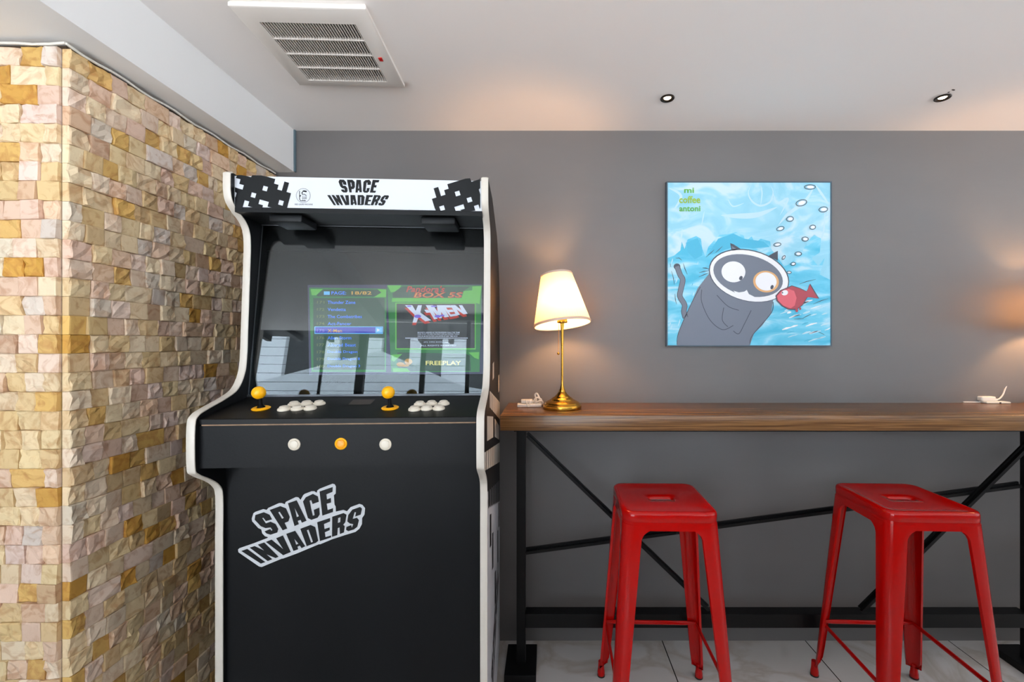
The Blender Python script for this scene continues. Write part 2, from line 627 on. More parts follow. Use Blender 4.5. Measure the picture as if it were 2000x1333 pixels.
for side_i, x0 in enumerate((-CW, -TH)):
    bm = bmesh.new()
    prof = fr_s + BACK
    for xx in (x0, x0 + TH):
        poly(bm, [prof], lambda y, z: Vector((xx, y, z)))
    bmesh.ops.remove_doubles(bm, verts=bm.verts, dist=1e-6)
    vl = {(round(v.co.x, 4), round(v.co.y, 5), round(v.co.z, 5)): v for v in bm.verts}
    n = len(prof)
    for i in range(n):
        a, b = prof[i], prof[(i + 1) % n]
        q = [vl.get((round(xx, 4), round(p[0], 5), round(p[1], 5))) for xx, p in ((x0, a), (x0, b), (x0 + TH, b), (x0 + TH, a))]
        if None not in q:
            try: bm.faces.new(q)
            except ValueError: pass
    sp_ = obj('side_panel', bm, M['blk'], cab)
    if side_i: right_panel = sp_
    bm = bmesh.new()
    edge = [(-.655, 1.797)] + fr_s
    lps = []
    for i, (y, z) in enumerate(edge):
        a, b = edge[max(i - 1, 0)], edge[min(i + 1, len(edge) - 1)]
        dy, dz = b[0] - a[0], b[1] - a[1]
        l = math.hypot(dy, dz)
        ny, nz = dz / l, -dy / l
        if ny > 0 and i < 2: ny, nz = -ny, -nz
        tk = .0032
        lps.append([Vector((x0 + xx, y + ny * h, z + nz * h)) for xx, h in ((-.001, -.001), (-.001, tk * .5), (.003, tk), (TH - .003, tk), (TH + .001, tk * .5), (TH + .001, -.001))])
    loft(bm, lps, True, True, True)
    obj('edge_moulding', bm, M['trim_white'], cab, smooth=50)

XI0, XI1 = -CW + TH, -TH
# lower front panel
bm = bmesh.new(); box(bm, XI0, XI1, -.684, -.668, .012, 1.004)
front_panel = obj('front_panel', bm, M['black'], cab)
bm = bmesh.new(); box(bm, XI0, XI1, -.02, -.006, .06, 1.52)
obj('back_panel', bm, M['black'], cab)
bm = bmesh.new()
loft(bm, [[Vector((x, y, z)) for y, z in ((-.645, 1.779), (-.645, 1.792), (-.47, 1.792), (-.2, 1.73), (-.085, 1.645), (-.02, 1.53), (-.034, 1.53), (-.1, 1.635), (-.206, 1.718), (-.47, 1.779))] for x in (XI0, XI1)], True, True, True)
obj('top_panel', bm, M['black'], cab)
# marquee box
MY = -.647
bm = bmesh.new(); box(bm, XI0, XI1, MY, MY + .012, 1.704, 1.7915)
marquee = obj('marquee', bm, M['vinyl_white'], cab)
mq = lambda px, py: on_plane(px, py, MY, lift=.0006)
# black liner of the recess
bm = bmesh.new(); box(bm, XI0, XI1, MY + .001, -.50, 1.690, 1.7035)
hood = obj('hood_panel', bm, M['black_top'], cab)
for a, b in ((537, 600), (826, 892)):
    p0, p1 = on_plane(a, 430, -.60), on_plane(b, 430, -.60)
    bm = bmesh.new()
    box(bm, p0.x, p1.x, -.632, -.535, 1.668, 1.6895, bev=.005)
    obj('hood_bracket', bm, M['blk'], hood, smooth=40)

# logo traced as drawing polygons
K1 = 140 / 1066.0
A1 = lambda pts: [(460 + x * K1, 940 + y * K1) for x, y in pts]
A2 = lambda pts: [(580 + x * K1, 940 + y * K1) for x, y in pts]
LOGO = [
    [A1([(298, 505), (425, 463), (510, 500), (548, 570), (455, 595), (418, 546), (402, 552), (455, 628), (525, 603), (600, 640), (640, 712), (625, 765), (525, 798), (465, 780), (435, 748), (520, 713), (538, 738), (552, 728), (525, 690), (450, 700), (380, 672), (288, 575)])],
    [A1([(512, 430), (670, 372), (755, 405), (812, 535), (790, 600), (735, 622), (772, 705), (705, 733)]), A1([(640, 465), (660, 457), (720, 548), (695, 560)])],
    [A1([(783, 330), (912, 285), (1060, 590), (990, 620), (970, 578), (930, 592), (945, 642), (880, 670)]), A1([(883, 400), (945, 522), (915, 536)])],
    [A2([(135, 240), (240, 190), (315, 228), (328, 308), (235, 342), (215, 285), (190, 292), (238, 515), (265, 506), (252, 430), (335, 395), (342, 495), (310, 545), (218, 577), (165, 550), (92, 305)])],
    [A2([(338, 155), (535, 88), (532, 160), (440, 198), (450, 272), (508, 250), (510, 320), (445, 337), (460, 430), (540, 402), (538, 460), (380, 515)])],
    [A1([(90, 1040), (178, 1008), (448, 1205), (380, 1228)])],
    [A1([(213, 990), (288, 966), (428, 1032), (335, 945), (430, 912), (645, 1125), (598, 1145), (465, 1090), (550, 1162), (482, 1190)])],
    [A1([(455, 905), (540, 870), (712, 1012), (607, 850), (708, 808), (825, 1055), (712, 1103)])],
    [A1([(757, 785), (890, 738), (1040, 970), (985, 998), (960, 960), (925, 975), (935, 1015), (865, 1040)]), A1([(880, 862), (938, 932), (905, 945)])],
    [A2([(52, 710), (205, 652), (275, 683), (320, 888), (285, 918), (148, 968)]), A2([(150, 732), (175, 722), (240, 903), (213, 915)])],
    [A2([(303, 612), (495, 548), (497, 600), (405, 640), (413, 712), (490, 688), (490, 730), (418, 762), (427, 832), (512, 808), (510, 838), (345, 893)])],
    [A2([(527, 530), (695, 475), (740, 500), (722, 610), (690, 650), (713, 670), (700, 765), (640, 788), (635, 690), (610, 700), (602, 805), (523, 830)]), A2([(615, 550), (650, 540), (645, 610), (610, 622)])],
    [A2([(825, 425), (940, 385), (970, 410), (950, 500), (868, 528), (880, 465), (860, 463), (832, 562), (895, 545), (925, 580), (900, 680), (850, 720), (765, 745), (732, 725), (738, 682), (808, 655), (820, 692), (838, 640), (790, 632), (750, 600), (765, 505)])],
]
STK = A1([(40, 1020), (60, 1000), (290, 920), (470, 850), (487, 836), (440, 822), (400, 780), (385, 720), (340, 700), (250, 600), (243, 560), (268, 480), (300, 458), (415, 418), (465, 430), (490, 400), (650, 328), (690, 328), (735, 345), (750, 310), (900, 238), (935, 242), (970, 280)]) \
    + A2([(95, 210), (115, 192), (220, 152), (260, 152), (295, 175), (305, 140), (340, 115), (530, 40), (562, 48), (580, 80), (578, 185), (550, 212), (560, 350), (577, 380), (580, 455), (690, 430), (745, 450), (800, 388), (930, 340), (975, 355), (1015, 405), (1005, 500), (970, 550), (968, 640), (930, 710), (870, 757), (730, 800), (520, 868), (345, 942), (330, 940), (0, 1078)]) \
    + A1([(705, 1155), (690, 1155), (390, 1280), (350, 1270), (45, 1060)])
bm = bmesh.new(); poly(bm, [STK], lambda x, y: on_plane(x, y, -.684, lift=.0006))
obj('logo_backing', bm, M['vinyl_grey'], front_panel)
bm = bmesh.new()
for lp in LOGO: poly(bm, lp, lambda x, y: on_plane(x, y, -.684, lift=.0012))
obj('logo_lettering', bm, M['blk'], front_panel)


def logo_at(fn, x0, y0, x1, y1, bm, mi=0):
    c, s = math.cos(R(20.6)), math.sin(R(20.6))
    rot = lambda p: (p[0] * c - p[1] * s, p[0] * s + p[1] * c)
    LL = [[[rot(p) for p in lp] for lp in g] for g in LOGO]
    ax = min(p[0] for g in LL for lp in g for p in lp); bx = max(p[0] for g in LL for lp in g for p in lp)
    ay = min(p[1] for g in LL for lp in g for p in lp); by = max(p[1] for g in LL for lp in g for p in lp)
    f2 = lambda x, y: fn(x0 + (x - ax) / (bx - ax) * (x1 - x0), y0 + (y - ay) / (by - ay) * (y1 - y0))
    for g in LL: poly(bm, g, f2, mi)


bm = bmesh.new(); logo_at(mq, 639, 351, 760, 402, bm)
obj('marquee_lettering', bm, M['blk'], marquee)
# plain pixel-block artwork at both ends of the marquee
PIX = ["#..#####..#.", "#########.#.", ".#####.#####", "..##########", "####.#####.#", ".#####..####", "###.###..##.", ".##..####..."]


def pixels(ox, oy, cw, ang, flip, lim):
    bm = bmesh.new()
    c, s = math.cos(R(ang)), math.sin(R(ang))
    for j, row in enumerate(PIX):
        for i, ch in enumerate(row[::-1] if flip else row):
            if ch != '#': continue
            q = []
            for a, b in ((i, j), (i + 1.02, j), (i + 1.02, j + 1.02), (i, j + 1.02)):
                x, y = a * cw, b * cw
                q.append([ox + x * c - y * s, oy + x * s + y * c])
            # trim to the panel outline
            for p in q:
                p[0] = min(max(p[0], lim[0]), lim[2])
                p[1] = min(max(p[1], lim[1] + (p[0] - 440) * .0135), lim[3] + (p[0] - 440) * .008)
            if max(p[1] for p in q) - min(p[1] for p in q) < 1 or max(p[0] for p in q) - min(p[0] for p in q) < 1: continue
            poly(bm, [q], mq)
    return bm


obj('pixel_artwork', pixels(466, 330, 9.3, 15.5, False, (459, 342, 572, 408)), M['blk'], marquee)
obj('pixel_artwork', pixels(838, 371, 9.3, -17, True, (842, 342, 938, 409)), M['blk'], marquee)
# round emblem and its caption
bm = bmesh.new()
K = .135
E1 = lambda pts: [(430 + x * K, 330 + y * K) for x, y in pts]
poly(bm, [ell(592.5, 382.4, 14, 14), ell(592.5, 382.4, 13.4, 13.4)], mq)
for pts, wd in (([(1150, 320), (1150, 440), (1165, 465), (1240, 465)], 10), ([(1150, 400), (1170, 385)], 16), ([(1190, 370), (1185, 345), (1205, 325), (1250, 335)], 14), ([(1195, 322), (1225, 320), (1255, 328)], 14),
                ([(1190, 372), (1220, 368), (1250, 390)], 9), ([(1200, 390), (1200, 465)], 6), ([(1225, 395), (1225, 465)], 5), ([(1190, 425), (1250, 425)], 5), ([(1245, 395), (1245, 440)], 6)):
    stroke(bm, E1(pts), wd * K, mq)
text(bm, 'RED GAME MACHINE', 576, 398, 611, 401, mq)
obj('marquee_emblem', bm, M['blk'], marquee)

# artwork on the right side panel (drawn in the panel's own y, z)
sa = bmesh.new()


def S(pts, mi, lift=.0006, cl=True):
    q = []
    for px, py in pts:
        y, z = on_side(px, py)
        if cl: y = min(max(y, -.694), -.008)
        q.append((y, z))
    poly(sa, [q], lambda y, z: Vector((lift, y, z)), mi)


def yz(pts, mi, lift=.0006):
    poly(sa, [pts], lambda y, z: Vector((lift, y, z)), mi)


yz([(-.47, 1.195), (-.40, 1.20), (-.40, 1.255), (-.47, 1.25)], 0)
yz([(-.12, 1.115), (-.05, 1.115), (-.05, 1.185), (-.12, 1.185)], 0)
yz([(-.60, 1.175), (-.008, 1.06), (-.008, .985), (-.60, 1.125)], 0)
for k in range(7):
    y = -.56 + k * .08
    yz([(y, 1.17 - (y + .6) * .19), (y + .012, 1.17 - (y + .61) * .19), (y + .012, 1.12 - (y + .6) * .235), (y, 1.12 - (y + .6) * .235)], 2, .0011)
yz([(-.70, 1.115), (-.44, 1.07), (-.44, 1.0), (-.70, 1.045)], 0)
yz([(-.36, 1.05), (-.05, .965), (-.05, .905), (-.36, .985)], 0)
yz([(-.79, 1.035), (-.008, .885), (-.008, .80), (-.78, .985)], 0)
for k in range(9):
    y = -.74 + k * .082
    yz([(y, 1.035 - (y + .79) * .19), (y + .01, 1.035 - (y + .79) * .19), (y + .01, .975 - (y + .79) * .23), (y, .975 - (y + .79) * .23)], 2, .0011)
# lower white field with black teeth running down from its top
yz([(-.6925, .90), (-.008, .72), (-.008, .014), (-.6925, .014)], 1)
for k in range(8):
    y0 = -.66 + k * .082
    yz([(y0, .90 - (y0 + .69) * .25), (y0 + .066, .885 - (y0 + .69) * .25), (y0 + .066, .835 - (y0 + .69) * .33), (y0, .85 - (y0 + .69) * .33)], 2, .0011)
for y0, za, zb in ((-.60, .80, .70), (-.50, .70, .58), (-.12, .66, .56), (-.20, .58, .45), (-.36, .50, .38)):
    yz([(y0, za), (y0 + .06, za - .02), (y0 + .06, zb - .02), (y0, zb)], 2, .0011)
logo_at(lambda x, y: Vector((.0011, -.64 + x * .56, .06 + (x * .30) + (1 - y) * .16)), 0, 0, 1, 1, sa, 2)
obj('side_artwork', sa, [M['trim_white'], M['vinyl_white'], M['blk']], right_panel)

# glass and monitor
GY0, GZ0, GT = -.586, 1.160, .137
bm = bmesh.new()
gz1 = 1.690
gp = lambda z, o=0: GY0 + GT * (z - GZ0) + o
for o_ in (0,):
    loft(bm, [[Vector((x, gp(GZ0 - .004, -.002), GZ0 - .004)), Vector((x, gp(gz1, -.002), gz1)), Vector((x, gp(gz1, .002), gz1)), Vector((x, gp(GZ0 - .004, .002), GZ0 - .004))] for x in (XI0, XI1)], True, True, True)
obj('glass_pane', bm, M['glass'], cab)
# thin grey metal strips holding the glass
bm = bmesh.new()
bar(bm, (XI0, gp(1.163, -.004), 1.163), (XI1, gp(1.163, -.004), 1.163), .004, .006)
bar(bm, (XI0, gp(1.687, -.004), 1.687), (XI1, gp(1.687, -.004), 1.687), .003, .003)
bar(bm, (XI0 + .003, gp(1.163, -.003), 1.163), (XI0 + .003, gp(1.687, -.003), 1.687), .002, .003, up=(0, 1, 0))
obj('glass_retainer', bm, mat('grey_steel', srgb(84, 86, 90), .35, metal=.8), cab)
bm = bmesh.new()
MO = .035     # monitor face behind the glass
mz0, mz1 = 1.15, 1.66
loft(bm, [[Vector((x, gp(z, MO + d), z)) for z, d in ((mz0, 0), (mz1, 0), (mz1, .09), (mz0, .09))] for x in (XI0 + .001, XI1 - .001)], True, True, True)
monitor = obj('monitor', bm, M['deep'], cab)
bm = bmesh.new()
loft(bm, [[Vector((x, gp(z, MO + d), z)) for z, d in ((1.612, -.006), (1.69, -.006), (1.69, 0), (1.612, 0))] for x in (XI0 + .001, XI1 - .001)], True, True, True)
obj('monitor_bezel', bm, M['deep'], cab)
Tm = lambda lift: (lambda px, py: on_plane(px, py, GY0 + MO, GZ0, GT, lift))
G = {'dk': glow('screen_dark_green', srgb(4, 62, 30), .9), 'md': glow('screen_green', srgb(16, 112, 40), .9), 'lt': glow('screen_lime', srgb(84, 178, 52), .9), 'bl': glow('screen_navy', srgb(30, 28, 70), .8),
     'hi': glow('screen_highlight', srgb(42, 46, 178), 1.0), 'cy': glow('screen_cyan', srgb(96, 180, 235), 1), 'tx': glow('screen_blue_text', srgb(66, 130, 255), 1.0), 'or': glow('screen_orange_text', srgb(210, 160, 60), .9),
     'nb': glow('screen_number_text', srgb(92, 110, 52), .9), 'bk': glow('screen_black', srgb(12, 12, 16), .8), 'rd': glow('screen_red', srgb(185, 40, 26), .9), 'wh': glow('screen_white', srgb(205, 215, 240), .9),
     'pu': glow('screen_purple', srgb(125, 105, 220), .9), 'ye': glow('screen_yellow', srgb(232, 225, 130), .9), 'am': glow('screen_amber', srgb(200, 150, 60), .8)}
GN = list(G)
sc_ = bmesh.new()
gi = lambda k: GN.index(k)
KA = .15
P5 = lambda pts: [(595 + x * KA, 545 + y * KA) for x, y in pts]
P6 = lambda pts: [(750 + x * KA, 545 + y * KA) for x, y in pts]
rc = lambda a, b, c, d: [(a, b), (c, b), (c, d), (a, d)]
poly(sc_, [[(601, 557), (941, 556), (946, 731), (604, 733)]], Tm(.0004), gi('bl'))
poly(sc_, [P5([(60, 115), (1070, 130), (1060, 1215), (90, 1215)])], Tm(.0008), gi('md'))
poly(sc_, [P5([(80, 135), (240, 135), (150, 215), (95, 215)])], Tm(.0012), gi('lt'))
poly(sc_, [P5([(950, 135), (1065, 140), (1060, 240), (900, 240), (1000, 180)])], Tm(.0012), gi('lt'))
poly(sc_, [P5([(240, 140), (950, 140), (1000, 180), (920, 232), (170, 232), (160, 215)])], Tm(.0012), gi('dk'))
poly(sc_, [P5(rc(115, 250, 1045, 1185))], Tm(.0012), gi('dk'))
poly(sc_, [P5(rc(130, 622, 1022, 718))], Tm(.0014), gi('cy'))
poly(sc_, [P5(rc(140, 630, 1012, 708))], Tm(.0016), gi('hi'))
poly(sc_, [P5(rc(925, 633, 1008, 705))], Tm(.0018), gi('cy'))
poly(sc_, [P5([(945, 648), (985, 668), (945, 690)])], Tm(.002), gi('wh'))
poly(sc_, [P5(rc(252, 165, 330, 210))], Tm(.0014), gi('cy'))
# right pane
poly(sc_, [P6([(40, 85), (1275, 85), (1245, 1215), (95, 1215)])], Tm(.0008), gi('md'))
poly(sc_, [P6([(45, 85), (230, 85), (170, 170), (90, 175)])], Tm(.0012), gi('lt'))
poly(sc_, [P6([(1150, 100), (1270, 95), (1245, 330), (1180, 310), (100, 300), (110, 250), (1010, 250), (1040, 160), (1150, 150)])], Tm(.0011), gi('lt'))
poly(sc_, [P6([(240, 100), (1130, 100), (1030, 165), (1010, 250), (120, 250), (110, 190)])], Tm(.0013), gi('dk'))
poly(sc_, [P6(rc(148, 312, 1195, 922))], Tm(.0012), gi('lt'))
poly(sc_, [P6(rc(165, 325, 1182, 905))], Tm(.0014), gi('bk'))
poly(sc_, [P6([(170, 960), (1060, 975), (1120, 1000), (1130, 1200), (340, 1205), (180, 1160)])], Tm(.0012), gi('dk'))
poly(sc_, [P6([(100, 990), (240, 980), (130, 1080), (100, 1060)])], Tm(.0014), gi('lt'))
poly(sc_, [P6([(1100, 960), (1240, 955), (1235, 1050), (1180, 1030)])], Tm(.0014), gi('lt'))
poly(sc_, [P6([(110, 1160), (300, 1165), (340, 1210), (120, 1215)])], Tm(.0014), gi('lt'))
for c in ((215, 1115, 50, 28), (320, 1080, 50, 40), (270, 1130, 60, 16)): poly(sc_, [P6(ell(*c))], Tm(.0016), gi('am'))
screen = obj('screen', sc_, [G[k] for k in GN], monitor)
tx = bmesh.new()
f2 = Tm(.0024)
T5 = lambda s, a, b, c, d, k: text(tx, s, 595 + a * KA, 545 + b * KA, 595 + c * KA, 545 + d * KA, f2, gi(k), .012)
T6 = lambda s, a, b, c, d, k, sh=0, fat=.012: text(tx, s, 750 + a * KA, 545 + b * KA, 750 + c * KA, 545 + d * KA, f2, gi(k), fat, sh)
T5('PAGE:', 352, 165, 545, 208, 'tx'); T5('18/82', 615, 165, 875, 208, 'or')
rows = [('171', 'Thunder Zone', 665), ('172', 'Vendetta', 540), ('173', 'The Combatribes', 750), ('174', 'Act-Fancer', 612), ('175', 'X-Men', 490), ('176', 'Alien Storm', 612), ('177', 'Altered Beast', 670), ('178', 'Double Dragon', 690), ('179', 'Double Dragon II', 720), ('180', 'Double Dragon 3', 725)]
for k, (a, b, xe) in enumerate(rows):
    y = 287 + k * 92.5
    T5(a, 165, y + 2, 262, y + 38, 'nb' if k != 4 else 'pu')
    T5(b, 303, y, xe, y + 42, 'tx' if k != 4 else 'or')
text(tx, 'FREEPLAY', 750 + 545 * KA, 545 + 1070 * KA, 750 + 1005 * KA, 545 + 1125 * KA, f2, gi('ye'), .02)
T6("Pandora's", 290, 95, 780, 175, 'rd', 4, .02); T6('BOX 5S', 385, 175, 1010, 250, 'rd', 4, .03); T6('BOX 5S', 395, 185, 990, 240, 'or', 4, -.01)
# the X-MEN title: red depth behind a pale face
XM = [[(275, 345), (370, 345), (415, 420), (445, 345), (495, 345), (475, 440), (615, 540), (540, 555), (455, 490), (425, 570), (375, 570), (400, 470)],
      [(525, 405), (575, 405), (605, 440), (555, 445)],
      [(545, 345), (640, 345), (700, 430), (690, 345), (760, 345), (850, 495), (790, 505), (745, 430), (755, 515), (720, 515), (640, 420), (700, 520), (655, 530)],
      [(750, 345), (860, 345), (885, 375), (810, 378), (830, 405), (895, 403), (915, 430), (850, 438), (870, 465), (940, 455), (960, 480), (865, 495)],
      [(865, 345), (930, 345), (1010, 410), (975, 345), (1020, 345), (1090, 455), (1040, 465), (945, 400), (990, 470), (945, 478)]]
for g in XM:
    poly(tx, [[(750 + (x - 8) * KA, 545 + (y + 34) * KA) for x, y in g]], Tm(.0018), gi('rd'))
    poly(tx, [P6(g)], Tm(.0021), gi('wh'))
for c in ((440, 490, 45, 22), (700, 490, 40, 18), (330, 360, 30, 10), (650, 360, 40, 10), (760, 480, 30, 12)):
    poly(tx, [P6(ell(*c))], Tm(.0023), gi('pu'))
for s, a, y, c in (('MAGNETO ARRIVES AS THE PROFESSOR CALLS THE TEAM', 440, 692, 985), ('PRESS START TO JOIN THE FIGHT FOR ALL PLAYERS TODAY', 440, 716, 985), ('................................................', 280, 765, 1090), ('ONE OR MORE PLAYERS CAN ENTER AT ANY TIME NOW', 440, 740, 960), ('(C) 1992 KONAMI', 520, 818, 835), ('ALL RIGHTS RESERVED', 480, 862, 940)):
    text(tx, s, 750 + a * KA, 545 + y * KA, 750 + c * KA, 545 + (y + 17) * KA, f2, gi('wh'), .01)
obj('screen_text', tx, [G[k] for k in GN], monitor)

# control deck
LY0, LZ0 = -.786, 1.1285
LS = (1.160 - LZ0) / (-.588 - LY0)
bm = bmesh.new()
loft(bm, [[Vector((x, y, z)) for y, z in ((LY0, LZ0 - .014), (LY0, LZ0 - .002), (LY0 + .002, LZ0), (-.586, 1.160), (-.586, 1.146))] for x in (XI0, XI1)], True, True, True)
deck = obj('control_deck', bm, M['black_top'], cab)
bm = bmesh.new(); box(bm, XI0 + .008, XI1 - .004, LY0 - .0008, LY0 + .01, LZ0 - .0172, LZ0 - .0142)
obj('board_edge', bm, M['mdf'], cab)
bm = bmesh.new()
box(bm, XI0, XI1, -.784, -.766, 1.004, LZ0 - .0176)
box(bm, XI0, XI1, -.766, -.686, 1.004, 1.016)
cbox = obj('control_box', bm, M['black'], cab)
DN = Vector((0, -LS, 1)).normalized()


def frame_at(p, nrm):
    z = nrm.normalized()
    x = Vector((1, 0, 0))
    y = z.cross(x).normalized()
    x = y.cross(z)
    m4 = Matrix((x, y, z)).transposed().to_4x4()
    m4.translation = p
    return m4


BTN = [(0.0165, 0), (0.0165, .002), (.0155, .0045), (.0128, .0062), (.0122, .0052), (.0118, .0052), (.0116, .0085), (.0100, .0100), (.005, .0106), (.0003, .0108)]


def button(px, py, fn, nrm, m, name, parent, sc=1.0, hz=1.0):
    bm = bmesh.new()
    T = frame_at(fn(px, py), nrm)
    lathe(bm, [(a * sc, b * sc * hz) for a, b in BTN[:6]], 32, T, 0)
    lathe(bm, [(a * sc, b * sc * hz) for a, b in BTN[5:]], 32, T, 1, cap1=True)
    return obj(name, bm, m, parent, smooth=50)


for px, py in ((574.5, 792), (599, 790.5), (623.4, 790), (555, 801), (581, 799.8), (606, 799.2), (820, 791.5), (843, 790.3), (866.6, 790), (809.6, 801), (833.3, 799.5), (857, 799.3)):
    button(px, py, on_top, DN, [M['button'], M['button_in']], 'push_button', deck)
for px, py in ((510, 799), (762, 798)):
    T = frame_at(on_top(px, py), DN)
    bm = bmesh.new()
    lathe(bm, [(.022, 0), (.023, .002), (.020, .004), (.013, .0055), (.011, .0045), (.010, .002)], 32, T, 0)
    lathe(bm, [(.011, .001), (.0095, .006), (.006, .010), (.0045, .014), (.0045, .035)], 20, T, 1)
    base = T @ Vector((0, 0, .0))
    S_ = T @ Matrix.Translation((-.004, .003, .044))
    bmesh.ops.create_uvsphere(bm, u_segments=32, v_segments=20, radius=.0172, matrix=S_)
    obj('joystick', bm, [M['yellow'], M['deep']], deck, smooth=50)
bm = bmesh.new(); poly(bm, [[(680, 791.5), (690, 781.5), (733, 781), (723, 791)]], lambda a, b: on_top(a, b, .0008))
obj('deck_label', bm, M['plate'], deck)
fp = lambda x, y: on_plane(x, y, -.784)
for px, py, m in ((574.8, 868.6, 0), (666, 867.3, 1), (753, 868.6, 0)):
    b_ = button(px, py, fp, Vector((0, -1, 0)), [M['yellow'], M['yellow_in']] if m else [M['button'], M['button_in']], 'start_button', cbox, .93, .55)
    if m: b_['label'] = 'yellow start button'

# ---------------------------------------------------------------- bar table
TZ, TT = 1.055, .056
table = empty('bar_table', (-.174, 1.77, 0), 0, 'long high bar table with stained wood top and black steel frame at the grey wall', 'table')
tx0, ty0 = table.location.x, table.location.y
TL = 4.25
bm = bmesh.new()
box(bm, 0, TL, 1.604 - ty0, 1.944 - ty0, TZ - TT, TZ, bev=.0025)
obj('table_top', bm, M['wood'], table, smooth=30)
LYY = 1.79 - ty0
legs = [-.108 - tx0, 1.955 - tx0, 4.018 - tx0]
for lx in legs:
    bm = bmesh.new()
    box(bm, lx - .018, lx + .018, LYY - .018, LYY + .018, .028, TZ - TT - .012, bev=.002)
    lg = obj('leg', bm, M['steel_black'], table)
    bm = bmesh.new()
    box(bm, lx - .062, lx + .062, LYY - .085, LYY + .095, 0, .03, bev=.002)
    obj('foot_plate', bm, M['steel_black'], lg)
bm = bmesh.new()
box(bm, legs[0] - .018, legs[2] + .018, LYY - .018, LYY + .018, TZ - TT - .012, TZ - TT)
box(bm, legs[0] - .018, legs[2] + .018, 1.640 - ty0, 1.665 - ty0, TZ - TT - .010, TZ - TT)
obj('top_rail', bm, M['steel_black'], table)
bm = bmesh.new()
for a, b in zip(legs, legs[1:]):
    box(bm, a + .018, b - .018, LYY - .02, LYY + .03, .172, .228, bev=.002)
obj('foot_rail', bm, M['steel_black'], table)


def tp_(px, py, Y=1.79):
    return Vector(((px - PX0) * Y / FPX - tx0, Y - ty0, CAM_Z + (PY0 - py) * Y / FPX))


for k, off in ((0, 0), (1, 2.063)):
    o3 = Vector((off, 0, 0))
    for pa, pb in ((tp_(1030, 851), tp_(1383, 1190)), (tp_(2003, 866), tp_(1676, 1190)), (tp_(1027, 1082), tp_(1998, 951))):
        bm = bmesh.new()
        dy = Vector((0, .012 if pa.x < .3 and pb.z < .5 else (-.001 if pb.z < .5 else .026), 0))
        bar(bm, pa + o3 - Vector((0, .006, 0)), pb + o3 - Vector((0, .006, 0)), .012, .012, up=(0, 1, 0))
        bar(bm, pa + o3 + Vector((0, .006, .009)), pb + o3 + Vector((0, .006, .009)), .012, .008, up=(0, 1, 0))
        for v in bm.verts: v.co += dy - Vector((0, .012, 0))
        obj('brace', bm, M['steel_black'], table)

# ---------------------------------------------------------------- stools


def rsq(h, r, n=8):
    """rounded square, 4(n+1) points, counter-clockwise from the +x +y corner"""
    out = []
    for q in range(4):
        cx, cy = [(1, 1), (-1, 1), (-1, -1), (1, -1)][q]
        for k in range(n + 1):
            a = R(90 * q + 90 * k / n)
            out.append((cx * (h - r) + r * math.cos(a), cy * (h - r) + r * math.sin(a)))
    return out


def slot(hw, hh, n=8):
    out = []
    r = hh
    for q in range(4):
        cx, cy = [(1, 1), (-1, 1), (-1, -1), (1, -1)][q]
        for k in range(n + 1):
            a = R(90 * q + 90 * k / n)
            out.append((cx * (hw - r) + r * math.cos(a), cy * (hh - r) + r * math.sin(a)))
    return out


H = .78
SH = .153


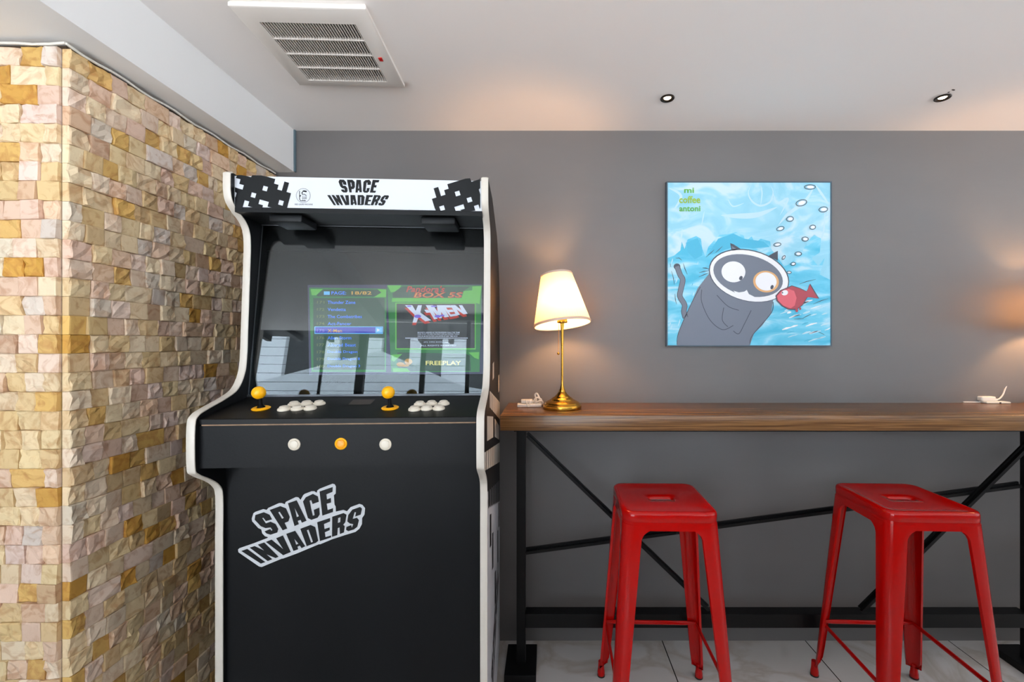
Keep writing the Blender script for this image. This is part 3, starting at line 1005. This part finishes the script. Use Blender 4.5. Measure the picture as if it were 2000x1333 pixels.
def make_stool(label, group):
    root = empty('bar_stool', (0, 0, 0), 0, label, 'bar stool', group)
    bm = bmesh.new()
    outer = rsq(SH - .012, .03)
    inner = slot(.043, .016)
    lps = [[(x, y, H - .016) for x, y in slot(.041, .014)]]
    for t_, z in ((0, H - .009), (.04, H - .0062), (.25, H - .006), (.5, H - .0055), (.75, H - .0045), (.9, H - .002), (1, H)):
        lps.append([(a[0] * (1 - t_) + b[0] * t_, a[1] * (1 - t_) + b[1] * t_, z) for a, b in zip(inner, outer)])
    for d, z in ((.006, H - .0008), (.010, H - .004), (.012, H - .010), (.0125, H - .030), (.011, H - .0315)):
        lps.append([(x, y, z) for x, y in rsq(SH - .012 + d, .03 + d)])
    lps.append([(x, y, H - .030) for x, y in rsq(SH - .003, .038)])
    loft(bm, [[Vector(p) for p in lp] for lp in lps])
    bmesh.ops.recalc_face_normals(bm, faces=bm.faces)
    obj('seat', bm, M['red'], root, smooth=70)
    # apron: four-sided band with arched lower edge, leaning out like the legs
    splay = lambda z: SH - .002 + (.205 - SH) * (H - .03 - z) / (H - .03)
    bm = bmesh.new()
    nz = 3
    lps = []
    for k in range(nz + 1):
        z = H - .028 - (.030) * k / nz
        lps.append([Vector((x, y, z)) for x, y in rsq(splay(z), .036)])
    for k in range(nz + 1):
        z = H - .058 + (.030) * k / nz
        lps.append([Vector((x, y, z)) for x, y in rsq(splay(z) - .0022, .0338)])
    loft(bm, lps)
    obj('apron', bm, M['red'], root, smooth=45)
    for sx, sy in ((1, 1), (-1, 1), (-1, -1), (1, -1)):
        bm = bmesh.new()
        lps = []
        zs = [H - .040, H - .052, H - .058, H - .064, H - .072, H - .085, H - .12, .60, .50, .40, .30, .20, .12, .075, .055, .047]
        for z in zs:
            c = splay(z)
            f_ = 1 - z / (H - .03)
            wd = .062 - .026 * f_ + .022 * max(0, 1 - (H - .058 - z) / .03) ** 2.2 * (1 if z < H - .058 else 1)
            if z >= H - .058: wd = .084
            if z < .08: wd *= .55 + .45 * ((z - .047) / .033) ** .5
            r = .034
            dep = .0022

            def sec(o_, hem):
                pts = []
                lo = -wd
                hm = .006 if hem else 0
                # flange along x, then round corner, then flange along y
                pts.append((c - wd, c - o_ - hm))
                pts.append((c - wd + .002, c - o_))
                pts.append((c - (wd + r) * .5, c - o_ + .0008))
                for k in range(7):
                    a = R(90 - 15 * k)
                    pts.append((c - r + (r - o_) * math.cos(a), c - r + (r - o_) * math.sin(a)))
                pts.append((c - o_ + .0008, c - (wd + r) * .5))
                pts.append((c - o_, c - wd + .002))
                pts.append((c - o_ - hm, c - wd))
                return pts
            o1 = sec(-.0006, True)
            i1 = sec(dep, True)
            lps.append([Vector((p[0] * sx, p[1] * sy, z)) for p in o1 + i1[::-1]])
        loft(bm, lps, True, True, True)
        lg = obj('leg', bm, M['red'], root, smooth=40)
        bm = bmesh.new()
        cz = .205
        T = Matrix.Translation(((cz - .013) * sx, (cz - .013) * sy, 0))
        # red cup that carries on from the leg, on a black rubber ring
        lathe(bm, [(.0135, .004), (.0150, .006), (.0145, .020), (.0125, .030), (.011, .058)], 20, T, 0, cap1=True)
        lathe(bm, [(.0122, 0), (.0152, .0005), (.0156, .0058), (.0135, .006)], 20, T, 1, cap0=True, cap1=True)
        obj('foot', bm, [M['red'], M['rubber']], lg, smooth=50)
    c = splay(.225) - .012
    for a, b in (((-c, c), (c, c)), ((c, c), (c, -c)), ((c, -c), (-c, -c)), ((-c, -c), (-c, c))):
        bm = bmesh.new()
        A_, B_ = Vector((a[0], a[1], .225)), Vector((b[0], b[1], .225))
        tube(bm, [A_, A_.lerp(B_, .06), A_.lerp(B_, .12), A_.lerp(B_, .88), A_.lerp(B_, .94), B_], [.005, .0065, .0085, .0085, .0065, .005], 10, flat=.6)
        obj('crossbar', bm, M['red'], root, smooth=60)
    return root


GRP = None
st1 = make_stool('red metal bar stool nearer the arcade cabinet, below the framed picture', GRP)
st1.location = (.398, 1.548, 0)
st1.rotation_euler = (0, 0, R(-1.5))
st2 = copy_tree(st1)
st2.location = (1.243, 1.548, 0)
st2.rotation_euler = (0, 0, R(-2))
st2['label'] = 'red metal bar stool farther from the arcade cabinet, where the black table braces cross'
for s in (st1, st2): s['group'] = 'red metal stools at the bar table'

# ---------------------------------------------------------------- lamps


def make_lamp(label):
    root = empty('table_lamp', (0, 0, 0), 0, label, 'lamp', 'brass table lamps on the bar table')
    bm = bmesh.new()
    pr = [(.070, 0), (.0765, .001), (.0775, .004), (.0770, .015), (.0755, .018), (.0715, .0195), (.068, .0255), (.058, .0315), (.0505, .0345), (.0500, .0325), (.0470, .0325), (.0440, .0395), (.0370, .0450), (.0355, .0430), (.0325, .0430), (.0300, .0500), (.0200, .0590), (.0150, .0670), (.0125, .0680), (.0120, .0740), (.0090, .080), (.0075, .09)]
    lathe(bm, pr, 48, None, 0, cap0=True, cap1=True)
    obj('base', bm, M['brass'], root, smooth=25)
    bm = bmesh.new()
    lathe(bm, [(.0075, .088), (.0052, .095), (.0046, .12), (.0050, .25), (.0062, .32), (.0085, .345)], 20, None, 0, cap0=True, cap1=True)
    obj('pole', bm, M['brass'], root, smooth=40)
    bm = bmesh.new()
    lathe(bm, [(.006, .343), (.020, .345), (.0215, .348), (.0215, .352), (.0200, .353), (.0200, .377), (.0180, .380), (.006, .381)], 28, None, 0, cap0=True, cap1=True)
    obj('lamp_holder', bm, M['brass'], root, smooth=40)
    # pull chain
    bm = bmesh.new()
    for k in range(26):
        T = Matrix.Translation((-.0135 - .0025 * math.sin(k / 26 * 1.5), -.012, .344 - k * .0045))
        bmesh.ops.create_icosphere(bm, subdivisions=1, radius=.0014, matrix=T)
    tube(bm, [(-.0135, -.012, .345), (-.016, -.012, .225)], .0005, 5)
    bmesh.ops.create_icosphere(bm, subdivisions=3, radius=.0055, matrix=Matrix.Translation((-.016, -.012, .222)))
    obj('pull_chain', bm, M['brass'], root, smooth=50)
    # shade, a little tilted on its holder
    T = Matrix.Translation((0, 0, .345)) @ Matrix.Rotation(R(-8), 4, 'X') @ Matrix.Rotation(R(-6.5), 4, 'Y') @ Matrix.Translation((0, 0, -.008))
    bm = bmesh.new()
    nn = 180
    pl = lambda i, z: 1 + .010 * (1 if i % 3 == 0 else (0 if i % 3 == 1 else -.4))
    lathe(bm, [(.1135 - (.1135 - .064) * k / 8, .008 + .200 * k / 8) for k in range(9)], nn, T, 0, rfun=pl)
    sh_ = obj('lamp_shade', bm, M['shade'], root, smooth=70)
    for r0, z0, r1, z1 in ((.1160, 0, .1140, .010), (.0655, .204, .0645, .212)):
        bm = bmesh.new()
        lathe(bm, [(r0, z0), (r0 + .001, (z0 + z1) / 2), (r1, z1), (r1 - .003, z1), (r0 - .003, z0), (r0, z0)], 64, T)
        obj('shade_hem', bm, M['shade'], sh_, smooth=60)
    bm = bmesh.new()
    for a in (0, 120, 240):
        p = T @ Vector((.064 * math.cos(R(a)), .064 * math.sin(R(a)), .205))
        tube(bm, [p, T @ Vector((0, 0, .195))], .0012, 6)
    obj('shade_frame', bm, M['brass'], root)
    bm = bmesh.new()
    lathe(bm, [(.010, .381), (.013, .395), (.022, .415), (.025, .432), (.022, .450), (.012, .462), (.001, .466)], 24, None, 0)
    obj('bulb', bm, M['lampbulb'], root, smooth=70)
    return root


M['lampbulb'] = glow('lamp_bulb_glow', (1, .52, .21, 1), 420)
l1 = make_lamp('brass table lamp with cream pleated shade, at the arcade cabinet end of the bar table')
l1.location = (.058, 1.777, TZ)
l2 = copy_tree(l1)
l2.location = (2.115, 1.80, TZ)
l2['label'] = 'brass table lamp with cream pleated shade, beside the flat white socket on the bar table'

# ---------------------------------------------------------------- sockets and cords on the table


def T3(px, py, z=TZ):
    Y = (CAM_Z - z) * FPX / (py - PY0)
    return Vector(((px - PX0) * Y / FPX, Y, z))


c0 = T3(1038, 797)
ps = empty('power_socket', (c0.x - .006, c0.y + .03, TZ), R(3), 'small white extension socket lying beside the lit brass lamp', 'socket')
bm = bmesh.new(); box(bm, -.054, .046, -.022, .022, .0005, .014, bev=.004, seg=3)
obj('socket_body', bm, M['plastic_white'], ps, smooth=40)
pg = empty('power_plug', (c0.x - .012, c0.y + .03, TZ + .0142), R(3), 'white plug with a knotted white cord on the small extension socket', 'plug')
bm = bmesh.new(); box(bm, -.032, .016, -.014, .014, .0005, .0165, bev=.004, seg=3)
obj('plug_body', bm, M['plastic_white'], pg, smooth=40)
bm = bmesh.new()
zz = -.012
tube(bm, spline([(.014, 0, .008), (.03, -.004, .012), (.026, .004, .034), (.034, .0, .040), (.044, -.006, .022), (.052, .002, .014), (.048, .008, .002), (.036, -.012, .000), (.03, -.018, .006), (.05, -.016, .012), (.058, -.008, .002), (.050, .01, -.008), (.045, .03, zz), (.050, .055, zz)], 7), .0036, 8)
tube(bm, spline([(.02, .006, .0), (.024, -.012, .018), (.038, -.014, .026), (.046, 0, .012), (.034, .012, .004), (.022, .004, .012)], 7), .0033, 8)
tube(bm, spline([(-.012, -.016, .017), (-.009, -.0255, .002), (-.002, -.0275, zz + .001), (.003, -.026, .0), (.006, -.016, .016)], 5), .002, 6)
obj('cord', bm, M['plastic_white'], pg, smooth=60)
c1 = T3(1940, 789)
ps = empty('power_socket', (c1.x, c1.y + .03, TZ), R(-2), 'flat white socket plate lying on the bar table to the side of the stools', 'socket')
bm = bmesh.new()
box(bm, -.10, .075, -.004, .045, .0005, .0045, bev=.0015)
box(bm, -.028, .075, -.032, .03, .0006, .008, bev=.003)
obj('socket_body', bm, M['plastic_white'], ps, smooth=40)
bm = bmesh.new(); box(bm, .025, .032, -.0332, -.0318, .002, .0065)
obj('socket_switch', bm, M['rubber'], ps)
pg = empty('power_plug', (c1.x, c1.y + .03, TZ + .0082), R(-2), 'chunky white plug on the flat white socket plate, cord rising to one side', 'plug')
bm = bmesh.new()
box(bm, -.036, .026, -.018, .018, .0004, .021, bev=.005, seg=3)
box(bm, .024, .044, -.007, .007, .001, .011, bev=.003)
obj('plug_body', bm, M['plastic_white'], pg, smooth=40)
bm = bmesh.new(); tube(bm, spline([(.040, 0, .006), (.055, 0, .010), (.075, .005, .028), (.092, .01, .060), (.12, .02, .088), (.155, .03, .07), (.17, .02, .02), (.175, .0, -.004), (.155, -.02, -.0045)], 7), .0032, 8)
obj('cord', bm, M['plastic_white'], pg, smooth=60)

# ---------------------------------------------------------------- framed picture
PX, PZ = .520, 1.304
PW = .724
pic = empty('framed_picture', (PX + PW / 2, WY, PZ), 0, 'square framed picture of a grey cat under water facing a red fish', 'picture')
bm = bmesh.new()
h = PW / 2
D = .022
box(bm, -h, h, -D, 0, 0, .005); box(bm, -h, h, -D, 0, PW - .005, PW)
box(bm, -h, -h + .005, -D, 0, .005, PW - .005); box(bm, h - .005, h, -D, 0, .005, PW - .005)
obj('picture_frame', bm, M['frame'], pic)
mcan = mat('water_blue_print', srgb(140, 196, 220), .42)
N, L, B = mix_nodes(mcan)
t = N.new('ShaderNodeTexCoord'); mp = N.new('ShaderNodeMapping'); mp.inputs['Scale'].default_value = (2.2, 1, 3.6); mp.inputs['Rotation'].default_value = (0, R(25), 0)
L.new(t.outputs['Object'], mp.inputs[0])
n1 = N.new('ShaderNodeTexNoise'); n1.inputs['Scale'].default_value = 2.2; n1.inputs['Detail'].default_value = 3; n1.inputs['Distortion'].default_value = 1.5
L.new(mp.outputs[0], n1.inputs['Vector'])
r1 = N.new('ShaderNodeValToRGB')
e = r1.color_ramp.elements
e[0].position = .40; e[0].color = srgb(142, 204, 226)
e[1].position = .62; e[1].color = srgb(200, 226, 238)
x = e.new(.5); x.color = srgb(158, 212, 232)
L.new(n1.outputs['Fac'], r1.inputs[0]); L.new(r1.outputs[0], B.inputs['Base Color'])
mteal = mat('teal_brush_print', srgb(70, 172, 204), .42)
N, L, B = mix_nodes(mteal)
t = N.new('ShaderNodeTexCoord'); mp = N.new('ShaderNodeMapping'); mp.inputs['Scale'].default_value = (2.0, 1, 7); mp.inputs['Rotation'].default_value = (0, R(-28), 0)
L.new(t.outputs['Object'], mp.inputs[0])
n1 = N.new('ShaderNodeTexNoise'); n1.inputs['Scale'].default_value = 2.6; n1.inputs['Detail'].default_value = 4; n1.inputs['Distortion'].default_value = .8
L.new(mp.outputs[0], n1.inputs['Vector'])
r1 = N.new('ShaderNodeValToRGB')
e = r1.color_ramp.elements
e[0].position = .36; e[0].color = srgb(66, 176, 210)
e[1].position = .66; e[1].color = srgb(190, 226, 240)
x = e.new(.52); x.color = srgb(108, 198, 226)
L.new(n1.outputs['Fac'], r1.inputs[0]); L.new(r1.outputs[0], B.inputs['Base Color'])
PM = [mcan, mteal, mat('print_pale', srgb(190, 222, 236), .42), mat('print_slate', srgb(106, 112, 126), .42, var=.08, vscale=5), mat('print_dark', srgb(60, 66, 80), .42), mat('print_white', srgb(246, 246, 250), .42),
      mat('print_orange', srgb(222, 168, 112), .42), mat('print_red', srgb(168, 62, 76), .42), mat('print_pink', srgb(214, 92, 104), .42), mat('print_green', srgb(96, 172, 70), .42), mat('print_olive', srgb(150, 182, 60), .42),
      mat('print_deep_teal', srgb(66, 172, 206), .42)]
# drawing coordinates 78..1268 across, 92..1272 down
U0, U1, V0, V1 = 82, 1268, 92, 1274
_ly = [0]


def pf(layer):
    yy = -D + .003 - .00035 * layer
    s = (PW - .010) / (U1 - U0)
    s2 = (PW - .010) / (V1 - V0)
    return lambda x, y: Vector((-h + .005 + (min(max(x, U0), U1) - U0) * s, yy, .005 + (V1 - min(max(y, V0), V1)) * s2))


pb = bmesh.new()
poly(pb, [rc(U0, V0, U1, V1)], pf(0), 0)
for pts, wd in (([(690, 110), (670, 170), (700, 230), (760, 260), (830, 230), (850, 160), (830, 110)], 14), ([(760, 110), (770, 170), (760, 255)], 10), ([(520, 210), (560, 265), (640, 240)], 10), ([(850, 160), (880, 240), (960, 210), (900, 330)], 16),
                ([(1150, 120), (1080, 230), (960, 320), (890, 400)], 26), ([(330, 400), (350, 300)], 8), ([(180, 500), (190, 430)], 14), ([(1160, 110), (1250, 240)], 18), ([(1230, 250), (1215, 460), (1150, 560)], 12), ([(90, 130), (180, 190), (120, 300)], 20)):
    stroke(pb, [(p.x, p.y) for p in spline([(a, b, 0) for a, b in pts], 6)], wd, pf(1), 2, True)
stroke(pb, [(p.x, p.y) for p in spline([(470, 330, 0), (600, 335, 0), (740, 325, 0), (880, 270, 0)], 6)], 40, pf(1), 2, True)
poly(pb, [[(82, 640), (130, 622), (175, 585), (185, 520), (205, 575), (228, 505), (290, 480), (325, 500), (335, 575), (357, 630), (378, 560), (440, 490), (460, 472), (520, 468), (580, 452), (635, 475), (650, 520), (695, 482), (718, 532), (760, 500), (828, 518), (838, 575), (930, 700), (960, 690), (1060, 600), (1100, 520), (1150, 470), (1200, 500), (1190, 600), (1130, 640), (1180, 700), (1225, 640), (1190, 760), (1268, 800), (1268, 1274), (82, 1274)]], pf(2), 1)
poly(pb, [[(215, 530), (300, 495), (330, 560), (335, 620), (280, 650), (230, 600)]], pf(3), 11)
poly(pb, [[(370, 620), (450, 500), (560, 462), (640, 500), (780, 520), (825, 560), (700, 570), (560, 560), (420, 610)]], pf(3), 11)
for k in range(34):
    x, y = rng.uniform(880, 1240), rng.uniform(960, 1250)
    l = rng.uniform(30, 90)
    stroke(pb, [(x, y), (x + l * .5, y - l * .18), (x + l, y - l * .3)], rng.uniform(6, 16), pf(3), rng.choice((2, 2, 11, 5)), True)
for k in range(16):
    x, y = rng.uniform(90, 340), rng.uniform(680, 1200)
    l = rng.uniform(20, 50)
    stroke(pb, [(x, y), (x + l * .2, y - l * .6), (x + l * .3, y - l)], rng.uniform(4, 9), pf(3), rng.choice((2, 11)), True)
# cat
body = [(150, 1274), (160, 1180), (205, 1080), (250, 980), (300, 860), (390, 745), (850, 945), (835, 1040), (770, 1130), (710, 1190), (680, 1274)]
poly(pb, [body], pf(4), 3)
for pts in ([(330, 870), (330, 960), (390, 1090), (480, 1160), (560, 1130)], [(440, 910), (520, 990), (600, 1020)], [(490, 1000), (480, 1090), (520, 1140)], [(560, 1170), (600, 1190), (640, 1120), (690, 1020)], [(150, 1270), (162, 1180), (250, 980), (320, 850)], [(850, 960), (835, 1040), (700, 1200), (680, 1270)]):
    stroke(pb, [(p.x, p.y) for p in spline([(a, b, 0) for a, b in pts], 6)], 5, pf(5), 4)
poly(pb, [[(537, 532), (560, 540), (620, 578), (548, 592)]], pf(4), 4); poly(pb, [[(548, 552), (590, 580), (552, 584)]], pf(5), 3)
poly(pb, [[(884, 588), (884, 660), (815, 625), (850, 605)]], pf(4), 4)
poly(pb, [ell(674, 768, 298, 186, 14)], pf(5), 4)
poly(pb, [ell(674, 770, 290, 180, 14)], pf(6), 5)
poly(pb, [ell(667, 768, 258, 147, 14)], pf(7), 3)
poly(pb, [[(560, 878), (600, 890), (640, 884), (657, 872), (672, 902), (720, 926), (780, 930), (740, 950), (600, 920)]], pf(8), 5)
poly(pb, [ell(560, 741, 87, 76, 5)], pf(8), 5)
poly(pb, [ell(614, 786, 12, 16, 30)], pf(9), 4)
poly(pb, [ell(797, 812, 94, 78, 8)], pf(8), 6)
poly(pb, [ell(797, 811, 77, 66, 8)], pf(9), 5)
poly(pb, [ell(840, 852, 11, 16, 20)], pf(10), 4)
for pts in ([(310, 748), (345, 738), (385, 732)], [(308, 778), (345, 762), (382, 748)], [(335, 712), (360, 714), (385, 722)]): stroke(pb, pts, 6, pf(9), 4, True)
tl = [(p.x, p.y) for p in spline([(150, 700, 0), (172, 760, 0), (192, 800, 0), (178, 870, 0), (172, 920, 0), (205, 980, 0), (200, 1030, 0), (212, 1075, 0)], 6)]
stroke(pb, tl, 40, pf(4), 4); poly(pb, [ell(150, 702, 24, 22)], pf(4), 4)
stroke(pb, tl, 32, pf(5), 3)
for pts in ([(140, 642), (165, 640), (185, 658)], [(100, 680), (104, 705)], [(110, 735), (125, 790), (130, 835)], [(195, 680), (208, 720), (225, 760)], [(135, 900), (138, 940), (146, 975)], [(360, 635), (400, 600), (420, 580)], [(430, 602), (455, 580), (480, 556)], [(1140, 975), (1200, 950), (1250, 935)], [(1180, 1178), (1222, 1196)],
            [(1000, 1085), (1040, 1082), (1070, 1080)], [(1065, 1078), (1095, 1062), (1125, 1048)], [(1040, 830), (1090, 812), (1160, 795)]):
    stroke(pb, pts, 5, pf(6), 4, True)
# fish
fish = [(872, 915), (905, 878), (945, 862), (985, 845), (1040, 862), (1088, 885), (1100, 870), (1112, 832), (1176, 935), (1120, 926), (1095, 925), (1060, 980), (1020, 1010), (960, 1010), (915, 985), (880, 950)]
poly(pb, [[((x - 1010) * 1.05 + 1010, (y - 925) * 1.07 + 925) for x, y in fish]], pf(10), 4)
poly(pb, [fish], pf(11), 7)
poly(pb, [[(876, 918), (905, 885), (960, 865), (1000, 880), (1018, 930), (1005, 985), (975, 1006), (925, 988), (885, 950)]], pf(12), 8)
poly(pb, [ell(932, 893, 24, 19, -15)], pf(13), 5); poly(pb, [ell(915, 893, 5, 6)], pf(14), 4)
for c in ((1020, 1020, 10, 14), (1044, 1008, 8, 10)): poly(pb, [ell(*c)], pf(11), 7)
# bubbles
for cx, cy, rx, ry, ro in ((1118, 125, 42, 19, 0), (1055, 240, 42, 24, -15), (1215, 288, 34, 21, -8), (972, 357, 28, 21, -10), (902, 427, 30, 17, -15), (1137, 417, 24, 18, -10), (1082, 503, 26, 18, 0), (880, 543, 29, 15, -8), (1033, 610, 26, 17, 0), (926, 637, 11, 19, 35), (995, 683, 20, 14, -10), (965, 745, 19, 11, 0)):
    poly(pb, [ell(cx, cy, rx, ry, ro), ell(cx, cy, rx - 5, ry - 5, ro)], pf(6), 4)
    poly(pb, [ell(cx + 2, cy, rx * .62, ry * .55, ro)], pf(6), 5)
obj('picture_print', pb, PM, pic, recalc=False)
pb = bmesh.new()
text(pb, 'mi', 202, 130, 274, 168, pf(6), 0, .025)
text(pb, 'coffee', 165, 190, 320, 243, pf(6), 1, .025)
text(pb, 'antoni', 166, 262, 320, 302, pf(6), 0, .025)
obj('picture_lettering', pb, [PM[9], PM[10]], pic)

# ---------------------------------------------------------------- ceiling vent
vent = empty('ceiling_vent', (-.695, 1.395, HC), R(2.0), 'square white exhaust fan grille with a small red sticker on the ceiling', 'vent')
bm = bmesh.new()
ho, hi_ = .186, .138
zt, zb = -.0005, -.026
sq = lambda a, z, cx=0, cy=0: [Vector((cx + a * x, cy + a * y, z)) for x, y in ((-1, -1), (1, -1), (1, 1), (-1, 1))]
inn = lambda z, g=0: [Vector((x, y, z)) for x, y in ((-.132 - g, -.136 - g), (.138 + g, -.136 - g), (.138 + g, .142 + g), (-.132 - g, .142 + g))]
loft(bm, [sq(ho - .004, zt), sq(ho, -.008), sq(ho, -.018), sq(ho - .004, -.020), inn(zb, .004), inn(zb), inn(-.012), sq(ho - .03, zt)], True)
obj('vent_frame', bm, M['vent'], vent, smooth=25)
bm = bmesh.new()
box(bm, -.133, .139, -.137, .143, -.006, -.0008)
obj('vent_interior', bm, M['vent_dark'], vent)
bm = bmesh.new()
ns = 34
for k in range(ns):
    x = -.132 + .270 * (k + .5) / ns
    box(bm, x - .0010, x + .0010, -.136, .142, -.025, -.020)
for k in range(1, 4):
    y = -.136 + .278 * k / 4
    box(bm, -.132, .138, y - .0022, y + .0022, -.0262, -.018)
obj('vent_grille', bm, M['vent'], vent)
bm = bmesh.new()
box(bm, .151, .162, .012, .028, -.0266, -.0235)
obj('vent_sticker', bm, M['sticker'], vent)

# ---------------------------------------------------------------- ceiling spotlights


def spot(px, py, label):
    Y = (HC - CAM_Z) * FPX / (PY0 - py)
    X = (px - PX0) * Y / FPX
    root = empty('ceiling_spotlight', (X, Y, HC), 0, label, 'spotlight', 'small recessed spotlights in the ceiling')
    T = Matrix.Rotation(R(-4), 4, 'X')
    bm = bmesh.new()
    lathe(bm, [(.024, -.0004), (.0262, -.001), (.0268, -.004), (.0250, -.006), (.0205, -.0062), (.0150, -.0025), (.0135, -.001)], 36)
    obj('spotlight_ring', bm, mat('dark_bronze', srgb(44, 36, 30), .3, metal=.6), root, smooth=40)
    bm = bmesh.new()
    lathe(bm, [(.0136, -.0012), (.010, -.0036), (.005, -.0048), (.0003, -.0050)], 24, cap1=True)
    obj('spotlight_lens', bm, M['bulb'], root, smooth=60)
    l = bpy.data.lights.new('spot_beam', 'SPOT')
    l.energy = 2.2; l.color = (1, .80, .56); l.spot_size = R(75); l.spot_blend = .8; l.shadow_soft_size = .012
    lo = bpy.data.objects.new('spot_beam', l)
    COL.objects.link(lo); lo.parent = root; lo.location = (0, 0, -.012)


spot(1303.5, 191, 'small round recessed spotlight in the ceiling above the framed picture')
spot(1841, 190, 'small round recessed spotlight in the ceiling with a dark scuff mark beside it')

# ---------------------------------------------------------------- street outside, behind the camera (seen mirrored in the arcade glass)
M['pier'] = mat('pale_facade', srgb(226, 236, 244), .8)
md = mat('dark_shopfront', srgb(40, 44, 48), .6)
bd = empty('street_building', (-2, -17, -.2), 0, 'tall dark building with pale piers across the street, mirrored in the arcade glass', 'building')
bm = bmesh.new()
box(bm, -24, 30, -1.2, 0, 0, 8)
obj('facade', bm, md, bd)
for x, w_ in ((-17, 1.6), (-14, 1.2), (-11.4, .8), (-9.0, 1.8), (-5.6, .6), (-4.2, 1.0), (-2.0, .5), (-.6, 1.1), (2, .8), (5, 1), (9, 1.4), (13, 1)):
    bm = bmesh.new(); box(bm, x, x + w_, .0, .3, 0, 7.2)
    obj('pier', bm, M['pier'], bd)
bm = bmesh.new()
loft(bm, [[Vector((x, -7.6, 2.3)), Vector((x, -12.5, z)), Vector((x, -12.5, z - .15)), Vector((x, -7.6, 2.15))] for x, z in ((-14, 2.9), (-10, 3.0), (-7.25, 3.55), (-4.15, 4.85), (-1.4, 3.65), (2, 3.0), (9, 2.9))], True, True, True)
rf = obj('canvas', bm, M['pier'])
te = empty('street_marquee_tent', (0, 0, 0), 0, 'long low white canvas roof on poles out on the street, mirrored in the arcade glass', 'tent')
rf.parent = te
for x in (-13.5, -9, -4.5, 0, 4.5, 8.8):
    for y, z in ((-7.7, 2.2), (-12.4, 2.8)):
        bm = bmesh.new(); box(bm, x - .05, x + .05, y - .05, y + .05, -.2, z)
        obj('tent_pole', bm, M['pier'], te)
bm = bmesh.new(); box(bm, WL - .4, WR + .4, REAR_Y - 1.4, REAR_Y - .35, 2.42, 2.48)
for k in range(24): box(bm, WL + k * .34, WL + k * .34 + .05, REAR_Y - 1.4, REAR_Y - .35, 2.36, 2.42)
tag(obj('outside_canopy', bm, md), 'dark slatted canopy over the window, mirrored in the arcade glass', 'canopy')
rl = empty('outside_cable_screen', (0, REAR_Y - 1.0, 0), 0, 'black screen of thin level cables between posts, mirrored in the arcade glass', 'screen')
bm = bmesh.new()
for k in range(16): tube(bm, [(WL - .4, 0, .9 + k * .092), (WR + .4, 0, .9 + k * .092)], .0022, 6)
obj('cables', bm, M['steel_black'], rl)
for x in (-3, -1.98, .3, 1.6, 3.4):
    bm = bmesh.new(); box(bm, x - .012, x + .012, -.012, .012, -.2, 2.36)
    obj('post', bm, M['steel_black'], rl)

bm = bmesh.new()
for px, py, rx in ((1862, 175.5, 4.5), (1853, 180, 2.2)):
    Y = (HC - CAM_Z) * FPX / (PY0 - py)
    X = (px - PX0) * Y / FPX
    poly(bm, [ell(X, Y, rx * .0019, .0035, 20, 14)], lambda x, y: Vector((x, y, HC - .0006)))
obj('scuff_mark', bm, M['vent_dark'], bpy.data.objects['ceiling'])
